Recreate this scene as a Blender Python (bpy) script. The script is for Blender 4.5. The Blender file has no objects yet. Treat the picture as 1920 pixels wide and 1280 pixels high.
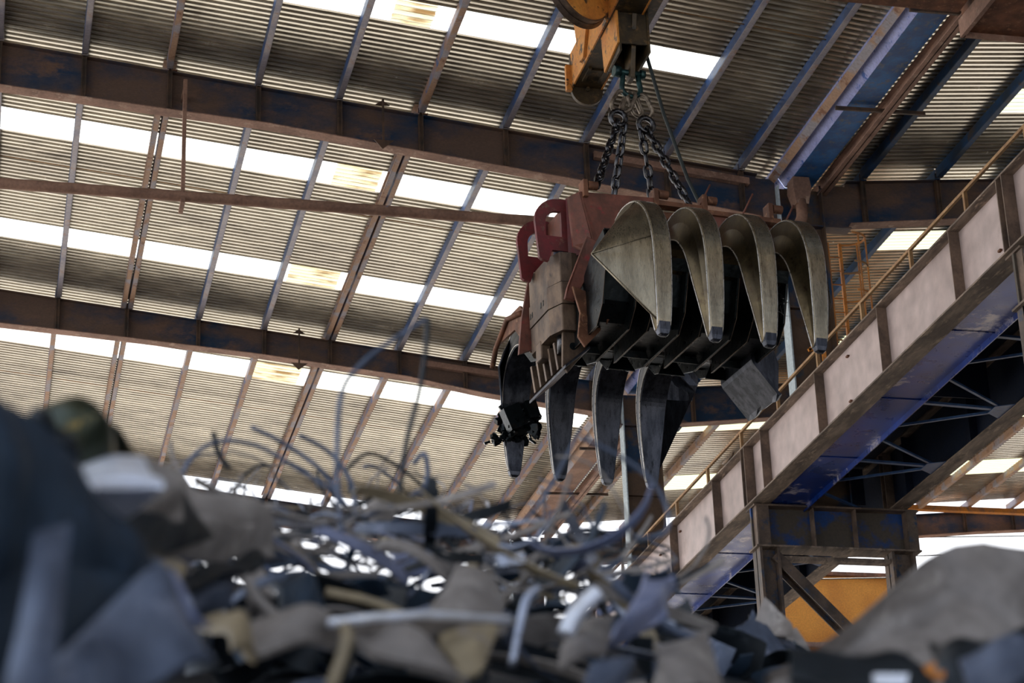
import bpy, math, random
from mathutils import Vector as V, Matrix, noise
random.seed(7)
C = bpy.context.scene.collection
TA, TB = math.tan(0.10712), math.tan(0.09417)
XV, HV = 15.6, 20.0
FLOOR = -1.7
# ------------------------------------------------------------------ camera
F = 4194.2263
FW = V((0.22157584741, 0.89764032822, 0.38098029474))
RT = V((0.97361698454, -0.22549578142, -0.03495167951))
UP = V((-0.05453541219, -0.37867333376, 0.92392228845))
cam = bpy.data.cameras.new('camera'); co = bpy.data.objects.new('camera', cam); C.objects.link(co)
co.matrix_world = Matrix(((RT.x, UP.x, -FW.x, 0), (RT.y, UP.y, -FW.y, 0), (RT.z, UP.z, -FW.z, 0), (0, 0, 0, 1)))
cam.sensor_width = 36; cam.lens = F * 36 / 1920
cam.dof.use_dof = True; cam.dof.focus_distance = 30; cam.dof.aperture_fstop = 3.4
cam.clip_start = 0.1; cam.clip_end = 500
bpy.context.scene.camera = co
def ray(x, y): return FW + RT * ((x - 960) / F) - UP * ((y - 640) / F)
def at(x, y, Y):
    d = ray(x, y); return d * (Y / d.y)
def zl(X, off=0): return HV + off + TA * (XV - X)
def zr(X, off=0): return HV + off + TB * (X - XV)

# ------------------------------------------------------------------ materials
def srgb(h):
    h = h.lstrip('#'); c = [int(h[i:i + 2], 16) / 255 for i in (0, 2, 4)]
    return tuple(x / 12.92 if x <= .04045 else ((x + .055) / 1.055) ** 2.4 for x in c)
MATS = {}
def mat(name, c1, c2=None, c3=None, scale=2.0, rough=.6, metal=0.0, bump=.1, thr=(.4, .6), thr3=(.55, .65), stretch=(1, 1, 1), fine=20.0, rvar=.15):
    m = bpy.data.materials.new(name); m.use_nodes = True; MATS[name] = m
    nt = m.node_tree; N = nt.nodes; L = nt.links
    b = N['Principled BSDF']
    tc = N.new('ShaderNodeTexCoord'); mp = N.new('ShaderNodeMapping'); mp.inputs['Scale'].default_value = stretch
    L.new(tc.outputs['Object'], mp.inputs['Vector'])
    n1 = N.new('ShaderNodeTexNoise'); n1.inputs['Scale'].default_value = scale; n1.inputs['Detail'].default_value = 6; n1.inputs['Roughness'].default_value = .6
    n2 = N.new('ShaderNodeTexNoise'); n2.inputs['Scale'].default_value = fine; n2.inputs['Detail'].default_value = 4
    L.new(mp.outputs[0], n1.inputs['Vector']); L.new(mp.outputs[0], n2.inputs['Vector'])
    r = N.new('ShaderNodeMapRange'); r.inputs['From Min'].default_value = thr[0]; r.inputs['From Max'].default_value = thr[1]
    L.new(n1.outputs[0], r.inputs['Value'])
    mx = N.new('ShaderNodeMix'); mx.data_type = 'RGBA'
    mx.inputs['A'].default_value = (*c1, 1); mx.inputs['B'].default_value = (*(c2 or c1), 1)
    L.new(r.outputs[0], mx.inputs['Factor']); out = mx.outputs['Result']
    if c3:
        n3 = N.new('ShaderNodeTexNoise'); n3.inputs['Scale'].default_value = scale * 2.3; n3.inputs['Detail'].default_value = 8; n3.inputs['Roughness'].default_value = .7
        off = N.new('ShaderNodeMapping'); off.inputs['Location'].default_value = (5.2, 3.1, 8.7); L.new(mp.outputs[0], off.inputs['Vector']); L.new(off.outputs[0], n3.inputs['Vector'])
        r3 = N.new('ShaderNodeMapRange'); r3.inputs['From Min'].default_value = thr3[0]; r3.inputs['From Max'].default_value = thr3[1]; L.new(n3.outputs[0], r3.inputs['Value'])
        m3 = N.new('ShaderNodeMix'); m3.data_type = 'RGBA'; L.new(out, m3.inputs['A']); m3.inputs['B'].default_value = (*c3, 1); L.new(r3.outputs[0], m3.inputs['Factor']); out = m3.outputs['Result']
    hs = N.new('ShaderNodeMix'); hs.data_type = 'RGBA'; hs.blend_type = 'MULTIPLY'; hs.inputs['Factor'].default_value = .5
    rf = N.new('ShaderNodeMapRange'); rf.inputs['To Min'].default_value = .6; rf.inputs['To Max'].default_value = 1.3; rf.inputs['From Min'].default_value = .3; rf.inputs['From Max'].default_value = .7
    L.new(n2.outputs[0], rf.inputs['Value']); L.new(out, hs.inputs['A']); L.new(rf.outputs[0], hs.inputs['B']); L.new(hs.outputs['Result'], b.inputs['Base Color'])
    rr = N.new('ShaderNodeMapRange'); rr.inputs['To Min'].default_value = max(.05, rough - rvar); rr.inputs['To Max'].default_value = min(1, rough + rvar); L.new(n2.outputs[0], rr.inputs['Value']); L.new(rr.outputs[0], b.inputs['Roughness'])
    b.inputs['Metallic'].default_value = metal
    if bump:
        bp = N.new('ShaderNodeBump'); bp.inputs['Strength'].default_value = bump; bp.inputs['Distance'].default_value = .02
        L.new(n2.outputs[0], bp.inputs['Height']); L.new(bp.outputs[0], b.inputs['Normal'])
    return m
brown = srgb('#6e5448'); dbrown = srgb('#43342c'); rust = srgb('#80492c')
M_girder = mat('dusty_blue_girder', srgb('#5e493d'), srgb('#0f2f4c'), srgb('#6b5142'), scale=.5, rough=.7, thr=(.44, .6), thr3=(.53, .66), stretch=(1, 1, 1.8))
M_flange = mat('dusty_flange', srgb('#9a7867'), srgb('#7d6052'), srgb('#a98d7b'), scale=1.5, rough=.85)
M_stiff = mat('stiffener_brown', srgb('#5d4636'), srgb('#3a2f28'), None, scale=3, rough=.7)
M_purlin = mat('purlin_lilac_grey', srgb('#a29a9c'), srgb('#85828f'), srgb('#9a7761'), scale=1.3, rough=.55, metal=.2, thr=(.4, .6), thr3=(.56, .66))
M_web = mat('purlin_web_blue', srgb('#1b4378'), srgb('#122a4c'), srgb('#4b5870'), scale=1.2, rough=.5, thr3=(.58, .68))
M_web_b = mat('purlin_web_mixed', srgb('#5d6a86'), srgb('#8a6650'), srgb('#2d4f80'), scale=1.2, rough=.6, thr3=(.56, .64))
M_purlin_b = mat('purlin_rusted', srgb('#a08069'), srgb('#918b90'), srgb('#7a543e'), scale=1.1, rough=.75, thr=(.48, .56), thr3=(.56, .64))
M_purlin_d = mat('purlin_dark_blue', srgb('#2a3a4c'), srgb('#27507e'), srgb('#55483f'), scale=.9, rough=.6)
M_sheet = mat('roof_sheet', srgb('#d6cfc0'), srgb('#b4aca0'), srgb('#8d857c'), scale=.35, rough=.25, metal=.88, bump=0, rvar=.06, thr=(.35, .7), thr3=(.56, .75), fine=5, stretch=(.35, 1, 1))
M_runway = mat('runway_web', srgb('#c3b1ad'), srgb('#b3a19c'), srgb('#a08d86'), scale=.5, rough=.5, thr3=(.6, .75), bump=0, fine=3)
M_rflange = mat('runway_flange', srgb('#8b7a6b'), srgb('#5d5046'), srgb('#a7927f'), scale=4, rough=.8, stretch=(1, .25, 1))
M_rstiff = mat('runway_stiffener', srgb('#7a6657'), srgb('#55483f'), None, scale=2, rough=.7)
M_blue = mat('walkway_blue_sheen', srgb('#0f3f9c'), srgb('#0b2a70'), srgb('#b5b0bb'), scale=.45, rough=.3, metal=.2, thr3=(.55, .62), bump=0, fine=3, thr=(.4, .6))  # pale patches put the sheen of reflected sunlight into the colour
M_dblue = mat('dark_blue_steel', srgb('#13233c'), srgb('#0c1830'), None, scale=1, rough=.6)
M_lace = mat('lacing_blue', srgb('#3a5a86'), srgb('#24406c'), None, scale=3, rough=.5)
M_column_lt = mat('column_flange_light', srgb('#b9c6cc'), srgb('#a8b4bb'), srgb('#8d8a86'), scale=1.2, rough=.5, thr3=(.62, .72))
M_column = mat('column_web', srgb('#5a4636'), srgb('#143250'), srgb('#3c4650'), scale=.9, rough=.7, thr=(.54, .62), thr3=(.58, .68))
M_cross = mat('crossbeam_web', srgb('#4f463c'), srgb('#16407c'), srgb('#5d4c3e'), scale=1.1, rough=.65, thr=(.5, .58), thr3=(.6, .7))
M_frame = mat('bent_leg', srgb('#6b5a4d'), srgb('#4a3f38'), srgb('#31425a'), scale=2, rough=.65)
M_rail = mat('handrail_ochre', srgb('#b08a5c'), srgb('#96704a'), srgb('#7a5c42'), scale=5, rough=.6)
M_ladder = mat('ladder_orange', srgb('#d98a36'), srgb('#b97a45'), srgb('#8a6a55'), scale=2, rough=.55)
M_pipe = mat('drain_pipe_brown', srgb('#94715e'), srgb('#7a5b4b'), srgb('#5f7a9e'), scale=1.6, rough=.8, thr3=(.68, .74))
M_gutter = mat('gutter_blue', srgb('#2566a6'), srgb('#1b4a80'), srgb('#5b6470'), scale=2, rough=.6, thr3=(.55, .65))
M_gutter_l = mat('gutter_lilac', srgb('#9aa0cf'), srgb('#8489b8'), srgb('#27509a'), scale=1.5, rough=.6, thr3=(.58, .64))
M_orange = mat('orange_wall', srgb('#d28b35'), srgb('#c07a2c'), srgb('#a8713a'), scale=.6, rough=.8, thr3=(.6, .8))
M_tine = mat('worn_tine_steel', srgb('#968b76'), srgb('#776d5b'), srgb('#544b3c'), scale=2.5, rough=.3, metal=.85, thr3=(.55, .75), stretch=(3, 3, .5), fine=30, bump=.03)
M_tine_d = mat('worn_tine_shell', srgb('#5e523a'), srgb('#443a28'), srgb('#3b2d1e'), scale=3, rough=.34, metal=.8, fine=30, bump=.03)
M_tine_k = mat('dark_tine_steel', srgb('#50525a'), srgb('#35383f'), srgb('#292b30'), scale=3, rough=.36, metal=.85, stretch=(3, 3, .6), fine=50)
M_edge = mat('worn_edge_highlight', srgb('#c9c4bd'), srgb('#a8a196'), None, scale=6, rough=.3, metal=.7)  # worn rim steel, edge highlight put into its pale colour
M_oily = mat('oily_black_steel', srgb('#1d2427'), srgb('#121819'), srgb('#2c2622'), scale=3, rough=.32, metal=.7, bump=.2, fine=15)
M_red = mat('worn_red_paint', srgb('#702024'), srgb('#5a2320'), srgb('#6c4c3c'), scale=3.5, rough=.55, thr3=(.58, .66))
M_redb = mat('rusty_red_brown', srgb('#774536'), srgb('#5b372a'), srgb('#86302f'), scale=3, rough=.65, thr3=(.6, .68), bump=.3)
M_guard = mat('guard_scuffed', srgb('#75614f'), srgb('#4f4036'), srgb('#2d2622'), scale=4, rough=.5, metal=.5, thr3=(.58, .7), stretch=(1, 1, .6))
M_rusty = mat('rusty_steel', srgb('#7d5138'), srgb('#5b3a28'), srgb('#936a4c'), scale=5, rough=.7, metal=.2)
M_yellow = mat('worn_yellow_paint', srgb('#c9873a'), srgb('#b87430'), srgb('#4b3a28'), scale=2.6, rough=.6, thr3=(.57, .62), bump=.3)
M_ydark = mat('greasy_hook_steel', srgb('#4a3a22'), srgb('#2b2418'), srgb('#6b5130'), scale=4, rough=.5, metal=.3)
M_chain = mat('chain_steel', srgb('#5a5a5c'), srgb('#333337'), srgb('#3f372f'), scale=12, rough=.3, metal=.95)
M_chain_r = mat('chain_rusty_top', srgb('#8a7c6c'), srgb('#4f4438'), None, scale=14, rough=.5, metal=.6)
M_shackle = mat('shackle_green_steel', srgb('#2c4a48'), srgb('#1b3030'), None, scale=8, rough=.4, metal=.6)
M_cable = mat('black_cable', srgb('#1c2622'), srgb('#121815'), None, scale=8, rough=.6)
M_floor = mat('low_bounce_floor', srgb('#6a5f57'), srgb('#564d46'), None, scale=.3, rough=.95, bump=0)
M_ground = mat('yard_ground', srgb('#cbc4b8'), srgb('#b7b0a6'), None, scale=.2, rough=.95, bump=0)
M_wallb = mat('light_block_wall', srgb('#6c6a66'), srgb('#5c5a58'), None, scale=.5, rough=.8)
M_heap = mat('scrap_heap_dark', srgb('#2a3038'), srgb('#12161c'), srgb('#4b4643'), scale=3, rough=.6, metal=.4, bump=.5, fine=8)
SC = {
 'navy': mat('plate_navy', srgb('#223445'), srgb('#192939'), srgb('#2e4258'), scale=4, rough=.55, metal=.2),
 'slate': mat('plate_slate', srgb('#5c6578'), srgb('#454e60'), srgb('#7a8092'), scale=4, rough=.5, metal=.3),
 'lilac': mat('plate_lilac', srgb('#8b90ab'), srgb('#6f7896'), srgb('#a3a5b8'), scale=4, rough=.5, metal=.3),
 'taupe': mat('plate_taupe', srgb('#968e88'), srgb('#7e7670'), srgb('#aca49c'), scale=4, rough=.6, metal=.2),
 'tan': mat('plate_tan', srgb('#9c8c70'), srgb('#83745a'), srgb('#8b8078'), scale=4, rough=.6),
 'dark': mat('plate_dark', srgb('#1f262c'), srgb('#12171b'), srgb('#333a40'), scale=5, rough=.5, metal=.4),
 'olive': mat('plate_olive_gold', srgb('#33392a'), srgb('#202820'), srgb('#8a7238'), scale=7, rough=.35, metal=.6, thr3=(.58, .64)),
 'white': mat('plate_bright', srgb('#f4f5fa'), srgb('#e2e6f2'), srgb('#fafafa'), scale=5, rough=.4, metal=.35),
 'silver': mat('strip_silver', srgb('#a6aab6'), srgb('#858a98'), srgb('#6d6660'), scale=6, rough=.3, metal=.8),
 'orange': mat('scrap_orange', srgb('#e08a2c'), srgb('#c87420'), None, scale=6, rough=.5),
}
# translucent roof light panels
def glass(name, col, dirt=None, thr=(.55, .65)):
    m = bpy.data.materials.new(name); m.use_nodes = True; nt = m.node_tree; N = nt.nodes; L = nt.links
    N.clear(); o = N.new('ShaderNodeOutputMaterial'); t = N.new('ShaderNodeBsdfTranslucent'); d = N.new('ShaderNodeBsdfDiffuse'); mx = N.new('ShaderNodeMixShader'); mx.inputs[0].default_value = .15
    L.new(t.outputs[0], mx.inputs[1]); L.new(d.outputs[0], mx.inputs[2]); L.new(mx.outputs[0], o.inputs[0])
    t.inputs[0].default_value = (*col, 1); d.inputs[0].default_value = (*col, 1)
    if dirt:
        tc = N.new('ShaderNodeTexCoord'); n = N.new('ShaderNodeTexNoise'); n.inputs['Scale'].default_value = 1.6; n.inputs['Detail'].default_value = 8
        mp = N.new('ShaderNodeMapping'); mp.inputs['Scale'].default_value = (.6, 4, 1); L.new(tc.outputs['Object'], mp.inputs[0]); L.new(mp.outputs[0], n.inputs[0])
        r = N.new('ShaderNodeMapRange'); r.inputs['From Min'].default_value = thr[0]; r.inputs['From Max'].default_value = thr[1]; L.new(n.outputs[0], r.inputs[0])
        c = N.new('ShaderNodeMix'); c.data_type = 'RGBA'; c.inputs['A'].default_value = (*col, 1); c.inputs['B'].default_value = (*dirt, 1); L.new(r.outputs[0], c.inputs['Factor'])
        L.new(c.outputs['Result'], t.inputs[0])
    return m
M_glass = glass('rooflight_clean', (.95, .95, .9))
M_glass_d = glass('rooflight_dirty', (.62, .55, .36), (.2, .12, .05), (.48, .62))
M_glass_r = glass('rooflight_yellowed', (.62, .62, .42))

# ------------------------------------------------------------------ mesh builder
class MB:
    def __init__(s): s.v = []; s.f = []; s.sm = []; s.mi = []; s.cur = 0
    def add(s, vs, fs, smooth=False):
        n = len(s.v); s.v += [V(a) for a in vs]; s.f += [tuple(n + i for i in f) for f in fs]; s.sm += [smooth] * len(fs); s.mi += [s.cur] * len(fs); return s
    def box(s, x0, x1, y0, y1, z0, z1, T=None):
        p = [(x, y, z) for z in (z0, z1) for y in (y0, y1) for x in (x0, x1)]
        if T: p = [T(*a) for a in p]
        return s.add(p, [(0, 2, 3, 1), (4, 5, 7, 6), (0, 1, 5, 4), (2, 6, 7, 3), (0, 4, 6, 2), (1, 3, 7, 5)])
    def prism(s, pts, d, T=None):           # polygon (list of 3D) extruded by vector d
        n = len(pts); a = [V(p) for p in pts]; b = [p + V(d) for p in a]; al = a + b
        if T: al = [T(*q) for q in al]
        return s.add(al, [tuple(range(n))[::-1], tuple(range(n, 2 * n))] + [(i, (i + 1) % n, n + (i + 1) % n, n + i) for i in range(n)])
    def bar(s, a, b, w, h, up=(0, 0, 1)):   # rectangular bar from a to b
        a, b = V(a), V(b); d = (b - a).normalized(); sd = d.cross(V(up)).normalized(); u = sd.cross(d)
        p = [q + sd * (sx * w / 2) + u * (sz * h / 2) for q in (a, b) for sx, sz in ((-1, -1), (1, -1), (1, 1), (-1, 1))]
        return s.add(p, [(3, 2, 1, 0), (4, 5, 6, 7)] + [(i, (i + 1) % 4, 4 + (i + 1) % 4, 4 + i) for i in range(4)])
    def ibeam(s, a, b, w, h, t=.02, up=(0, 0, 1)):
        a, b = V(a), V(b); d = (b - a).normalized(); sd = d.cross(V(up)).normalized(); u = sd.cross(d)
        s.bar(a + u * (h / 2 - t / 2), b + u * (h / 2 - t / 2), w, t, up); s.bar(a - u * (h / 2 - t / 2), b - u * (h / 2 - t / 2), w, t, up); s.bar(a, b, t, h, up); return s
    def tube(s, pts, r, n=8, closed=False, cap=True):
        pts = [V(p) for p in pts]; m = len(pts); rings = []
        ref = None
        for i, p in enumerate(pts):
            if closed: d = pts[(i + 1) % m] - pts[i - 1]
            else: d = pts[min(i + 1, m - 1)] - pts[max(i - 1, 0)]
            d.normalize()
            if ref is None: ref = d.orthogonal().normalized()
            ref = (ref - d * ref.dot(d)).normalized(); q = d.cross(ref)
            rr = r[i] if isinstance(r, (list, tuple)) else r
            rings.append([p + ref * (math.cos(2 * math.pi * k / n) * rr) + q * (math.sin(2 * math.pi * k / n) * rr) for k in range(n)])
        vs = [a for R_ in rings for a in R_]; fs = []
        for i in range(m if closed else m - 1):
            j = (i + 1) % m
            for k in range(n): fs.append((i * n + k, i * n + (k + 1) % n, j * n + (k + 1) % n, j * n + k))
        if not closed and cap: fs += [tuple(range(n))[::-1], tuple(range((m - 1) * n, m * n))]
        return s.add(vs, fs, True)
    def cyl(s, a, b, r, n=16, r2=None): 
        k = len(s.sm); s.tube([a, b], [r, r if r2 is None else r2], n); s.sm[-1] = s.sm[-2] = False; return s
    def loft(s, secs, smooth=False, closed=True):
        n = len(secs[0]); vs = [a for q in secs for a in q]; fs = []
        for i in range(len(secs) - 1):
            for k in range(n if closed else n - 1): fs.append((i * n + k, i * n + (k + 1) % n, (i + 1) * n + (k + 1) % n, (i + 1) * n + k))
        s.add(vs, fs, smooth)
        if closed: s.add(secs[0], [tuple(range(n))[::-1]]); s.add(secs[-1], [tuple(range(n))])
        return s
    def grid(s, P_, t=None, smooth=True):   # P_ 2D list of points; t = thickness vector/None
        h, w = len(P_), len(P_[0]); vs = [p for row in P_ for p in row]
        fs = [(i * w + j, i * w + j + 1, (i + 1) * w + j + 1, (i + 1) * w + j) for i in range(h - 1) for j in range(w - 1)]
        s.add(vs, fs, smooth)
        if t is not None:
            t = V(t); s.add([V(p) + t for p in vs], [f[::-1] for f in fs], smooth)
            ed = [(0, j) for j in range(w)] + [(i, w - 1) for i in range(1, h)] + [(h - 1, j) for j in range(w - 2, -1, -1)] + [(i, 0) for i in range(h - 2, 0, -1)]
            e = [V(P_[i][j]) for i, j in ed]; m = len(e)
            s.add(e + [q + t for q in e], [(i, m + i, m + (i + 1) % m, (i + 1) % m) for i in range(m)])
        return s
    def build(s, name, m, parent=None, bevel=0, origin=None, fix=True, m2=None):
        me = bpy.data.meshes.new(name)
        if origin is None:
            if parent is not None: origin = V((0, 0, 0))
            else:
                xs = [p.x for p in s.v]; ys = [p.y for p in s.v]; zs = [p.z for p in s.v]
                origin = V(((min(xs) + max(xs)) / 2, (min(ys) + max(ys)) / 2, min(zs)))
        me.from_pydata([p - origin for p in s.v], [], s.f); me.polygons.foreach_set('use_smooth', s.sm); me.materials.append(m)
        if m2: me.materials.append(m2); me.polygons.foreach_set('material_index', s.mi)
        me.update()
        if fix:
            import bmesh
            bm = bmesh.new(); bm.from_mesh(me); bmesh.ops.recalc_face_normals(bm, faces=bm.faces); bm.to_mesh(me); bm.free()
        o = bpy.data.objects.new(name, me); C.objects.link(o)
        if parent is None: o.location = origin
        else:
            par = parent; o.parent = par
            o.matrix_parent_inverse = inv_of(par)
        if bevel:
            b = o.modifiers.new('bevel', 'BEVEL'); b.width = bevel; b.segments = 2; b.limit_method = 'ANGLE'; b.angle_limit = math.radians(40)
        return o
WM = {}
def inv_of(par):
    # world matrix built from plain locations/rotations of the chain
    m = par.matrix_basis.copy(); p = par
    while p.parent is not None:
        m = p.parent.matrix_basis @ p.matrix_parent_inverse @ m if False else p.matrix_parent_inverse @ m; p = p.parent; m = p.matrix_basis @ m
    return m.inverted()
def tag(o, label=None, cat=None, group=None, kind=None):
    if label: o['label'] = label
    if cat: o['category'] = cat
    if group: o['group'] = group
    if kind: o['kind'] = kind
    return o
def thing(name, loc, label, cat, group=None):
    o = bpy.data.objects.new(name, None); C.objects.link(o); o.location = V(loc); o.empty_display_size = .2
    return tag(o, label, cat, group)
def struct(o): o['kind'] = 'structure'; return o
ORD = ['first', 'second', 'third', 'fourth', 'fifth', 'sixth', 'seventh', 'eighth', 'ninth', 'tenth', 'eleventh', 'twelfth', 'thirteenth', 'fourteenth', 'fifteenth', 'sixteenth', 'seventeenth', 'eighteenth']

# ------------------------------------------------------------------ ground
g = MB().grid([[V((x, y, FLOOR)) for x in (-150, 150)] for y in (-120, 200)], smooth=False).build('floor', M_ground, fix=False); struct(g)
q = MB(); q.box(-16, 42, -11.1, 60, FLOOR, FLOOR + .04); struct(q.build('floor', M_floor))  # unseen dark slab added to limit light bounced up to the roof

# ------------------------------------------------------------------ roof sheets and roof lights
PITCH, DEP = .162, .072
PROF = [(0, 0), (.4, 0), (.47, .15), (.53, .85), (.58, 1), (.84, 1), (.89, .85), (.95, .15)]
def corr(mb, x0, x1, y0, y1, z, lift=0):
    k0, k1 = round(y0 / PITCH), round(y1 / PITCH); a = []; b = []
    for k in range(k0, k1):
        for (t, h) in PROF:
            y = (k + t) * PITCH; a.append(V((x0, y, z(x0) + h * DEP + lift))); b.append(V((x1, y, z(x1) + h * DEP + lift)))
    y = k1 * PITCH; a.append(V((x0, y, z(x0) + lift))); b.append(V((x1, y, z(x1) + lift)))
    mb.grid([a, b], smooth=False)
SH = .2
zL = lambda X: zl(X, SH); zR = lambda X: zr(X, SH)
KY = 1.0092
bandsL = [(34.0 * KY, 34.85 * KY, 4.4, 12.75, -14), (40.7 * KY, 41.65 * KY, -16, 14.6, 0), (45.65 * KY, 46.7 * KY, -16, 14.6, 0), (51.75 * KY, 52.82 * KY, -16, 14.6, 0)]
# (y0, y1, x ranges of roof light)
lightsL = [(34.3, 35.2, [(-1.9, 6.6), (8.1, 12.85)], [(6.6, 7.35)], [(7.35, 8.1)]), (41.05, 42.02, [(-15, 6.55), (7.5, 14.9)], [(6.55, 7.5)], []),
           (46.1, 47.12, [(-15, 6.3), (7.45, 14.9)], [(6.3, 7.45)], []), (52.2, 53.3, [(-15, 6.2), (7.4, 14.9)], [(6.2, 7.4)], [])]
lightsR = [(34.45, 35.4, [(18.6, 32)], [], []), (41.05, 42.0, [(18.55, 32)], [], []), (46.9, 47.7, [(20, 32)], [], []), (52.8, 53.7, [(17.5, 40)], [], []), (57.3, 58.6, [(17.6, 40)], [], [])]
Y0, Y1 = -11.02, 61.4
def roof(side, z, xa, xb, joints, lights, gm):
    mb = MB(); cur = Y0
    xs = [xa] + joints + [xb]
    def metal(xl, xr, y0, y1):
        for i in range(len(xs) - 1):
            a, b = max(xl, xs[i] - .06), min(xr, xs[i + 1])
            if b - a > .05: corr(mb, a, b, y0, y1, z, .004 * (i % 2))
    n = 0
    for (y0, y1, clean, dirty, dirty2) in lights:
        metal(xa, xb, cur, y0)
        rs = sorted([(a, b) for a, b in clean + dirty + dirty2]); x = xa
        for a, b in rs:
            if a - x > .05: metal(x, a, y0, y1)
            x = b
        if xb - x > .05: metal(x, xb, y0, y1)
        for lst, m in ((clean, gm), (dirty, M_glass_d), (dirty2, gm)):
            for a, b in lst:
                q = MB(); corr(q, a, b, y0, y1, z, -.004); global WN; WN += 1
                struct(q.build('window_%d' % WN, m, fix=False))
        cur = y1
    metal(xa, xb, cur, Y1)
    o = mb.build('ceiling', M_sheet, fix=False); return struct(o)
WN = 0
roof('left', zL, -16, 15.2, [-9.1, -2.9, 5.45, 11.6], lightsL, M_glass)
roof('right', zR, 15.84, 42, [21.9, 28.2, 34.5], lightsR, M_glass_r)

q = MB(); q.box(42, 42.2, -11.3, 61, FLOOR, 22); struct(q.build('wall_right_light_block', M_wallb))  # unseen side wall added to block light from the right
# ------------------------------------------------------------------ main rafters
BAYS = [14.86, 26.5, 38.14, 49.78, 61.95]
BAYN = ['above the camera', 'cut by the top edge of the picture', 'running behind the grab', 'passing behind the hanging tines', 'farthest away at the open end']
def lerp(tab, x):
    if x <= tab[0][0]: return tab[0][1]
    for (a, p), (b, q) in zip(tab, tab[1:]):
        if x <= b: return p + (q - p) * (x - a) / (b - a)
    return tab[-1][1]
DEPTH = {26.5: [(-16, 1.1), (-.3, .95), (4.7, .79), (10.6, .85), (15.6, 1.0)], 38.14: [(-16, 1.1), (-.32, .95), (1.2, .92), (4.7, .79), (7.7, .83), (10.6, .86), (15.6, 1.0)],
         49.78: [(-16, 1.1), (-.1, .89), (2.8, .76), (6.05, .66), (9.6, .65), (11.5, .78), (15.6, .86)], 61.95: [(-16, 1.), (5.3, .75), (8, .7), (15.6, .9)], 14.86: [(-16, 1.1), (15.6, .9)]}
PL = [-13.3, -11.7, -10.0, -8.4, -6.8, -5.2, -3.6, -1.95, -.36, 1.22, 2.84, 4.54, 6.12, 7.72, 9.42, 11.05, 12.7, 14.25]
PR = [16.85, 18.5, 20.1, 21.75, 23.4, 25.0, 26.4, 27.95, 29.65, 31.3, 33, 34.6, 36.3, 38]
def rafter(Y, side, label):
    dp = DEPTH[Y]
    if side == 'left': xs = [x for x in (-16, -12, -8, -4, -.3, 2.8, 4.7, 6.1, 7.7, 9.6, 10.6, 11.5, 13, 14.6)]; zt = lambda x: zl(x)
    else: xs = [16.5, 18, 20, 24, 30, 36, 42]; zt = lambda x: zr(x)
    dd = (lambda x: lerp(dp, x)) if side == 'left' else (lambda x: lerp([(16, .98), (19, .92), (24, .75), (30, .7), (42, .9)], x))
    t = thing('roof_girder', ((xs[0] + xs[-1]) / 2, Y, zt(xs[len(xs) // 2]) - 1), label, 'roof girder')
    w = MB(); P1 = []
    for x in xs: P1.append([V((x, Y - .008, zt(x) - .02)), V((x, Y + .008, zt(x) - .02)), V((x, Y + .008, zt(x) - dd(x) + .02)), V((x, Y - .008, zt(x) - dd(x) + .02))])
    w.loft(P1); w.build('web_plate', M_girder, t)
    for nm, f0, hw in (('top_flange', lambda x: zt(x), .12), ('bottom_flange', lambda x: zt(x) - dd(x) + .02, .15)):
        q = MB(); q.loft([[V((x, Y - hw, f0(x) - .02)), V((x, Y + hw, f0(x) - .02)), V((x, Y + hw, f0(x))), V((x, Y - hw, f0(x)))] for x in xs])
        q.build(nm, M_flange if nm[0] == 'b' else M_girder, t)
    if Y > 20:
        for x in (PL if side == 'left' else PR):
            if x < -8 or x > 33: continue
            q = MB()
            for dx in (-.035, .035): q.box(x + dx - .008, x + dx + .008, Y - .15, Y - .02, zt(x) - dd(x) + .03, zt(x) - .02)
            q.box(x - .05, x + .05, Y - .12, Y - .1, zt(x) - dd(x) + .05, zt(x) + .14)
            q.build('stiffener', M_stiff, t)
    return t
for Y, nm in zip(BAYS, BAYN):
    if Y < 20: continue
    rafter(Y, 'left', 'dusty brown-blue roof girder left of the gutter, ' + nm)
    rafter(Y, 'right', 'dusty brown-blue roof girder right of the gutter, ' + nm)
# cover plates bolted on girder web near the haunch
for Y, xa, xb in ((38.14, 11.2, 14.4), (49.78, 10.0, 12.6)):
    q = MB(); q.prism([(xa, Y - .17, zl(xa) - .16), (xb, Y - .17, zl(xb) - .16), (xb, Y - .17, zl(xb) - .3), (xa, Y - .17, zl(xa) - .3)], (0, .14, 0))
    tag(q.build('cover_rail', M_flange), 'brown steel rail along the upper edge of the girder %s' % ('behind the grab' if Y < 40 else 'behind the hanging tines'), 'steel rail')

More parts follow.
